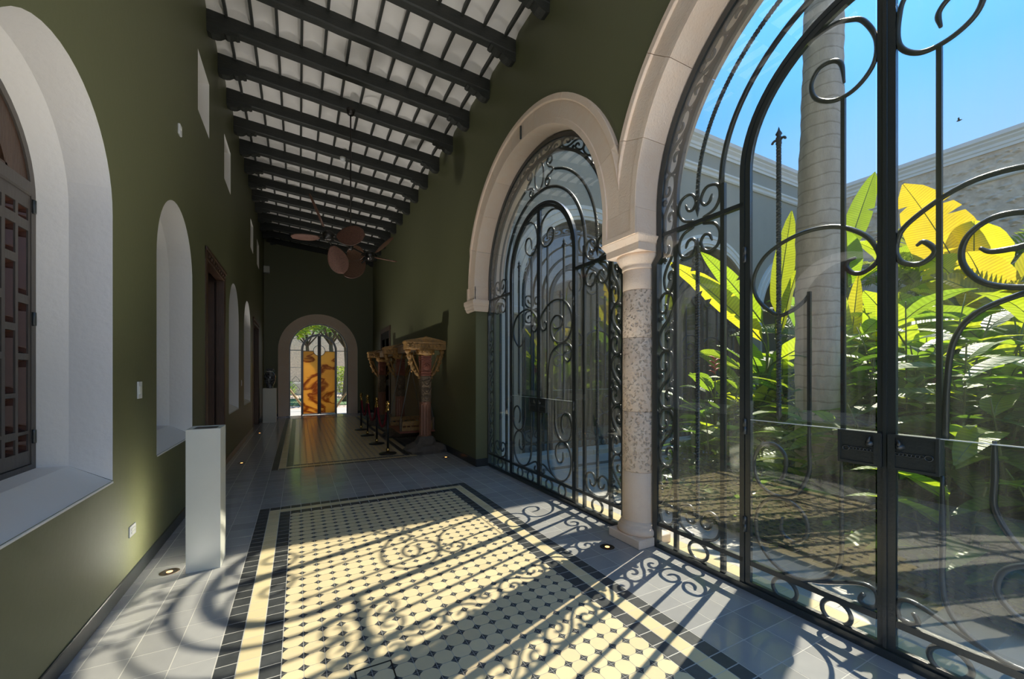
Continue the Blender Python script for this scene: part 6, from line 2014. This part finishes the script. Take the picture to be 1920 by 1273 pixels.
# trees and hedge in the garden beyond the end door
def tree(label, x, y, h, cr, seedv, n=2200, size=0.28, mats=('leaf_lime', 'leaf')):
    t = plant('garden_tree', label, x, y, 'tree', -0.02)
    rr = random.Random(seedv)
    MB().tube([(0, 0, -0.05), (0.1, 0, h * 0.35), (-0.05, 0.05, h * 0.7)], [0.20, 0.16, 0.09], 10).build('trunk', M['bark_dark'], t)
    b = MB()
    for k in range(6):
        a = 2 * pi * k / 6
        b.tube([(0.03, 0, h * 0.5), (cr * .4 * cos(a), cr * .4 * sin(a), h * 0.72), (cr * .8 * cos(a), cr * .8 * sin(a), h * 0.9)], [0.07, 0.05, 0.02], 6)
    b.build('branches', M['bark_dark'], t)
    b = MB()
    def fn(q):
        a = q.uniform(0, 2 * pi); ph = math.acos(q.uniform(-0.8, 1)); s_ = cr * q.random() ** 0.35
        return (s_ * sin(ph) * cos(a), s_ * sin(ph) * sin(a), h * 0.82 + s_ * 0.55 * cos(ph))
    leaf_cloud(b, n, fn, size, rr)
    b.build('foliage', [M[mats[0]], M[mats[1]]], t, kind='stuff')
tree('garden tree with yellow-green leaves left beyond the end door', -1.4, 26, 5.4, 2.3, 1)
tree('garden tree with a bare dark trunk right of centre beyond the end door', 1.9, 30, 6.8, 2.6, 2, mats=('leaf', 'leaf_lime'))
tree('slim garden tree at the right beyond the end door', 3.4, 27, 6.2, 1.8, 3, mats=('leaf', 'leaf_dark'))
tree('garden tree far at the back behind the low wall', 0.6, 38, 7.5, 3.4, 4, 3000, 0.35, ('leaf', 'leaf_lime'))
tree('dense garden tree behind the low wall at the left', -3.8, 36, 7.0, 3.4, 5, 3000, 0.35, ('leaf', 'leaf_lime'))
tree('dense garden tree behind the low wall at the right', 5.0, 37, 7.0, 3.4, 6, 3000, 0.35, ('leaf', 'leaf_dark'))
tree('close garden tree with hanging yellow-green leaves over the end door, left', -1.0, 21.5, 5.0, 2.0, 7, 2600, 0.24)
tree('close garden tree with a grey-brown trunk over the end door, right', 2.2, 23.0, 5.6, 2.2, 8, 2600, 0.26, ('leaf', 'leaf_dark'))
shrub('trimmed green bush right of the onyx door in the garden', 2.5, 28.5, 1.1, 1.9, 1800, 0.16, 12, ('leaf', 'leaf_lime'), 'garden_bush')
shrub('low green bush left of the onyx door in the garden', -1.0, 30.8, 0.9, 1.0, 900, 0.16, 13, ('leaf', 'leaf_dark'), 'garden_bush')
# leaning log props seen through the side panes
t = thing('leaning_log', 'slim pale log leaning outside the left pane of the end door', 'log', (-0.30, 18.2, -0.02))
MB().tube([(0.55, 0, 0.02), (0.1, 0.1, 0.7), (-0.45, 0.2, 1.5)], [0.05, 0.045, 0.035], 8).build('log', M['cane'], t)
t = thing('leaning_log', 'slim pale log leaning outside the right pane of the end door', 'log', (1.70, 18.2, -0.02))
MB().tube([(-0.40, 0, 0.02), (0.0, 0.1, 0.6), (0.5, 0.2, 1.2)], [0.05, 0.045, 0.035], 8).build('log', M['cane'], t)

# a bird high over the far wall
t = thing('bird', 'tiny dark bird flying in the blue sky above the far wall', 'bird', (43.2, 11.2, 20.18))
MB().lathe([(0.0, -0.16), (0.05, -0.08), (0.06, 0.02), (0.03, 0.12), (0.0, 0.17)], 8, axis=Matrix.Rotation(pi / 2, 3, 'X'), cap=False).build('body', M['bird'], t)
for s in (1, -1):
    MB().add([(0, -0.05, 0.02), (0, 0.07, 0.02), (s * 0.18, 0.03, 0.13), (s * 0.34, -0.10, 0.10), (s * 0.18, -0.06, 0.12), (0, -0.05, 0.0), (0, 0.07, 0.0), (s * 0.18, 0.03, 0.115)],
             [(0, 1, 2, 4), (4, 2, 3), (5, 7, 6)]).build('wing', M['bird'], t)

# look-alikes share a group
GROUPS = {'display_plinth': 'display plinths', 'light_switch': 'switches on the left wall', 'floor_uplight': 'floor uplights along the corridor', 'barrier_post': 'posts of the rope barrier',
          'barrier_rope': 'ropes of the barrier', 'iron_gate': 'arched iron gates', 'banana_plant': 'banana plants in the bed', 'ginger_plant': 'gingers in the planting bed', 'heliconia': 'heliconias in the bed',
          'areca_palm': 'feathery palms before the far wall', 'leafy_shrub': 'shrubs in the bed', 'garden_tree': 'trees beyond the end door', 'garden_bush': 'bushes beyond the end door', 'leaning_log': 'logs outside the end door'}
for o in list(SC.objects):
    if o.parent is None and o.get('category'):
        g_ = GROUPS.get(o.name.split('.')[0])
        if g_: o['group'] = g_
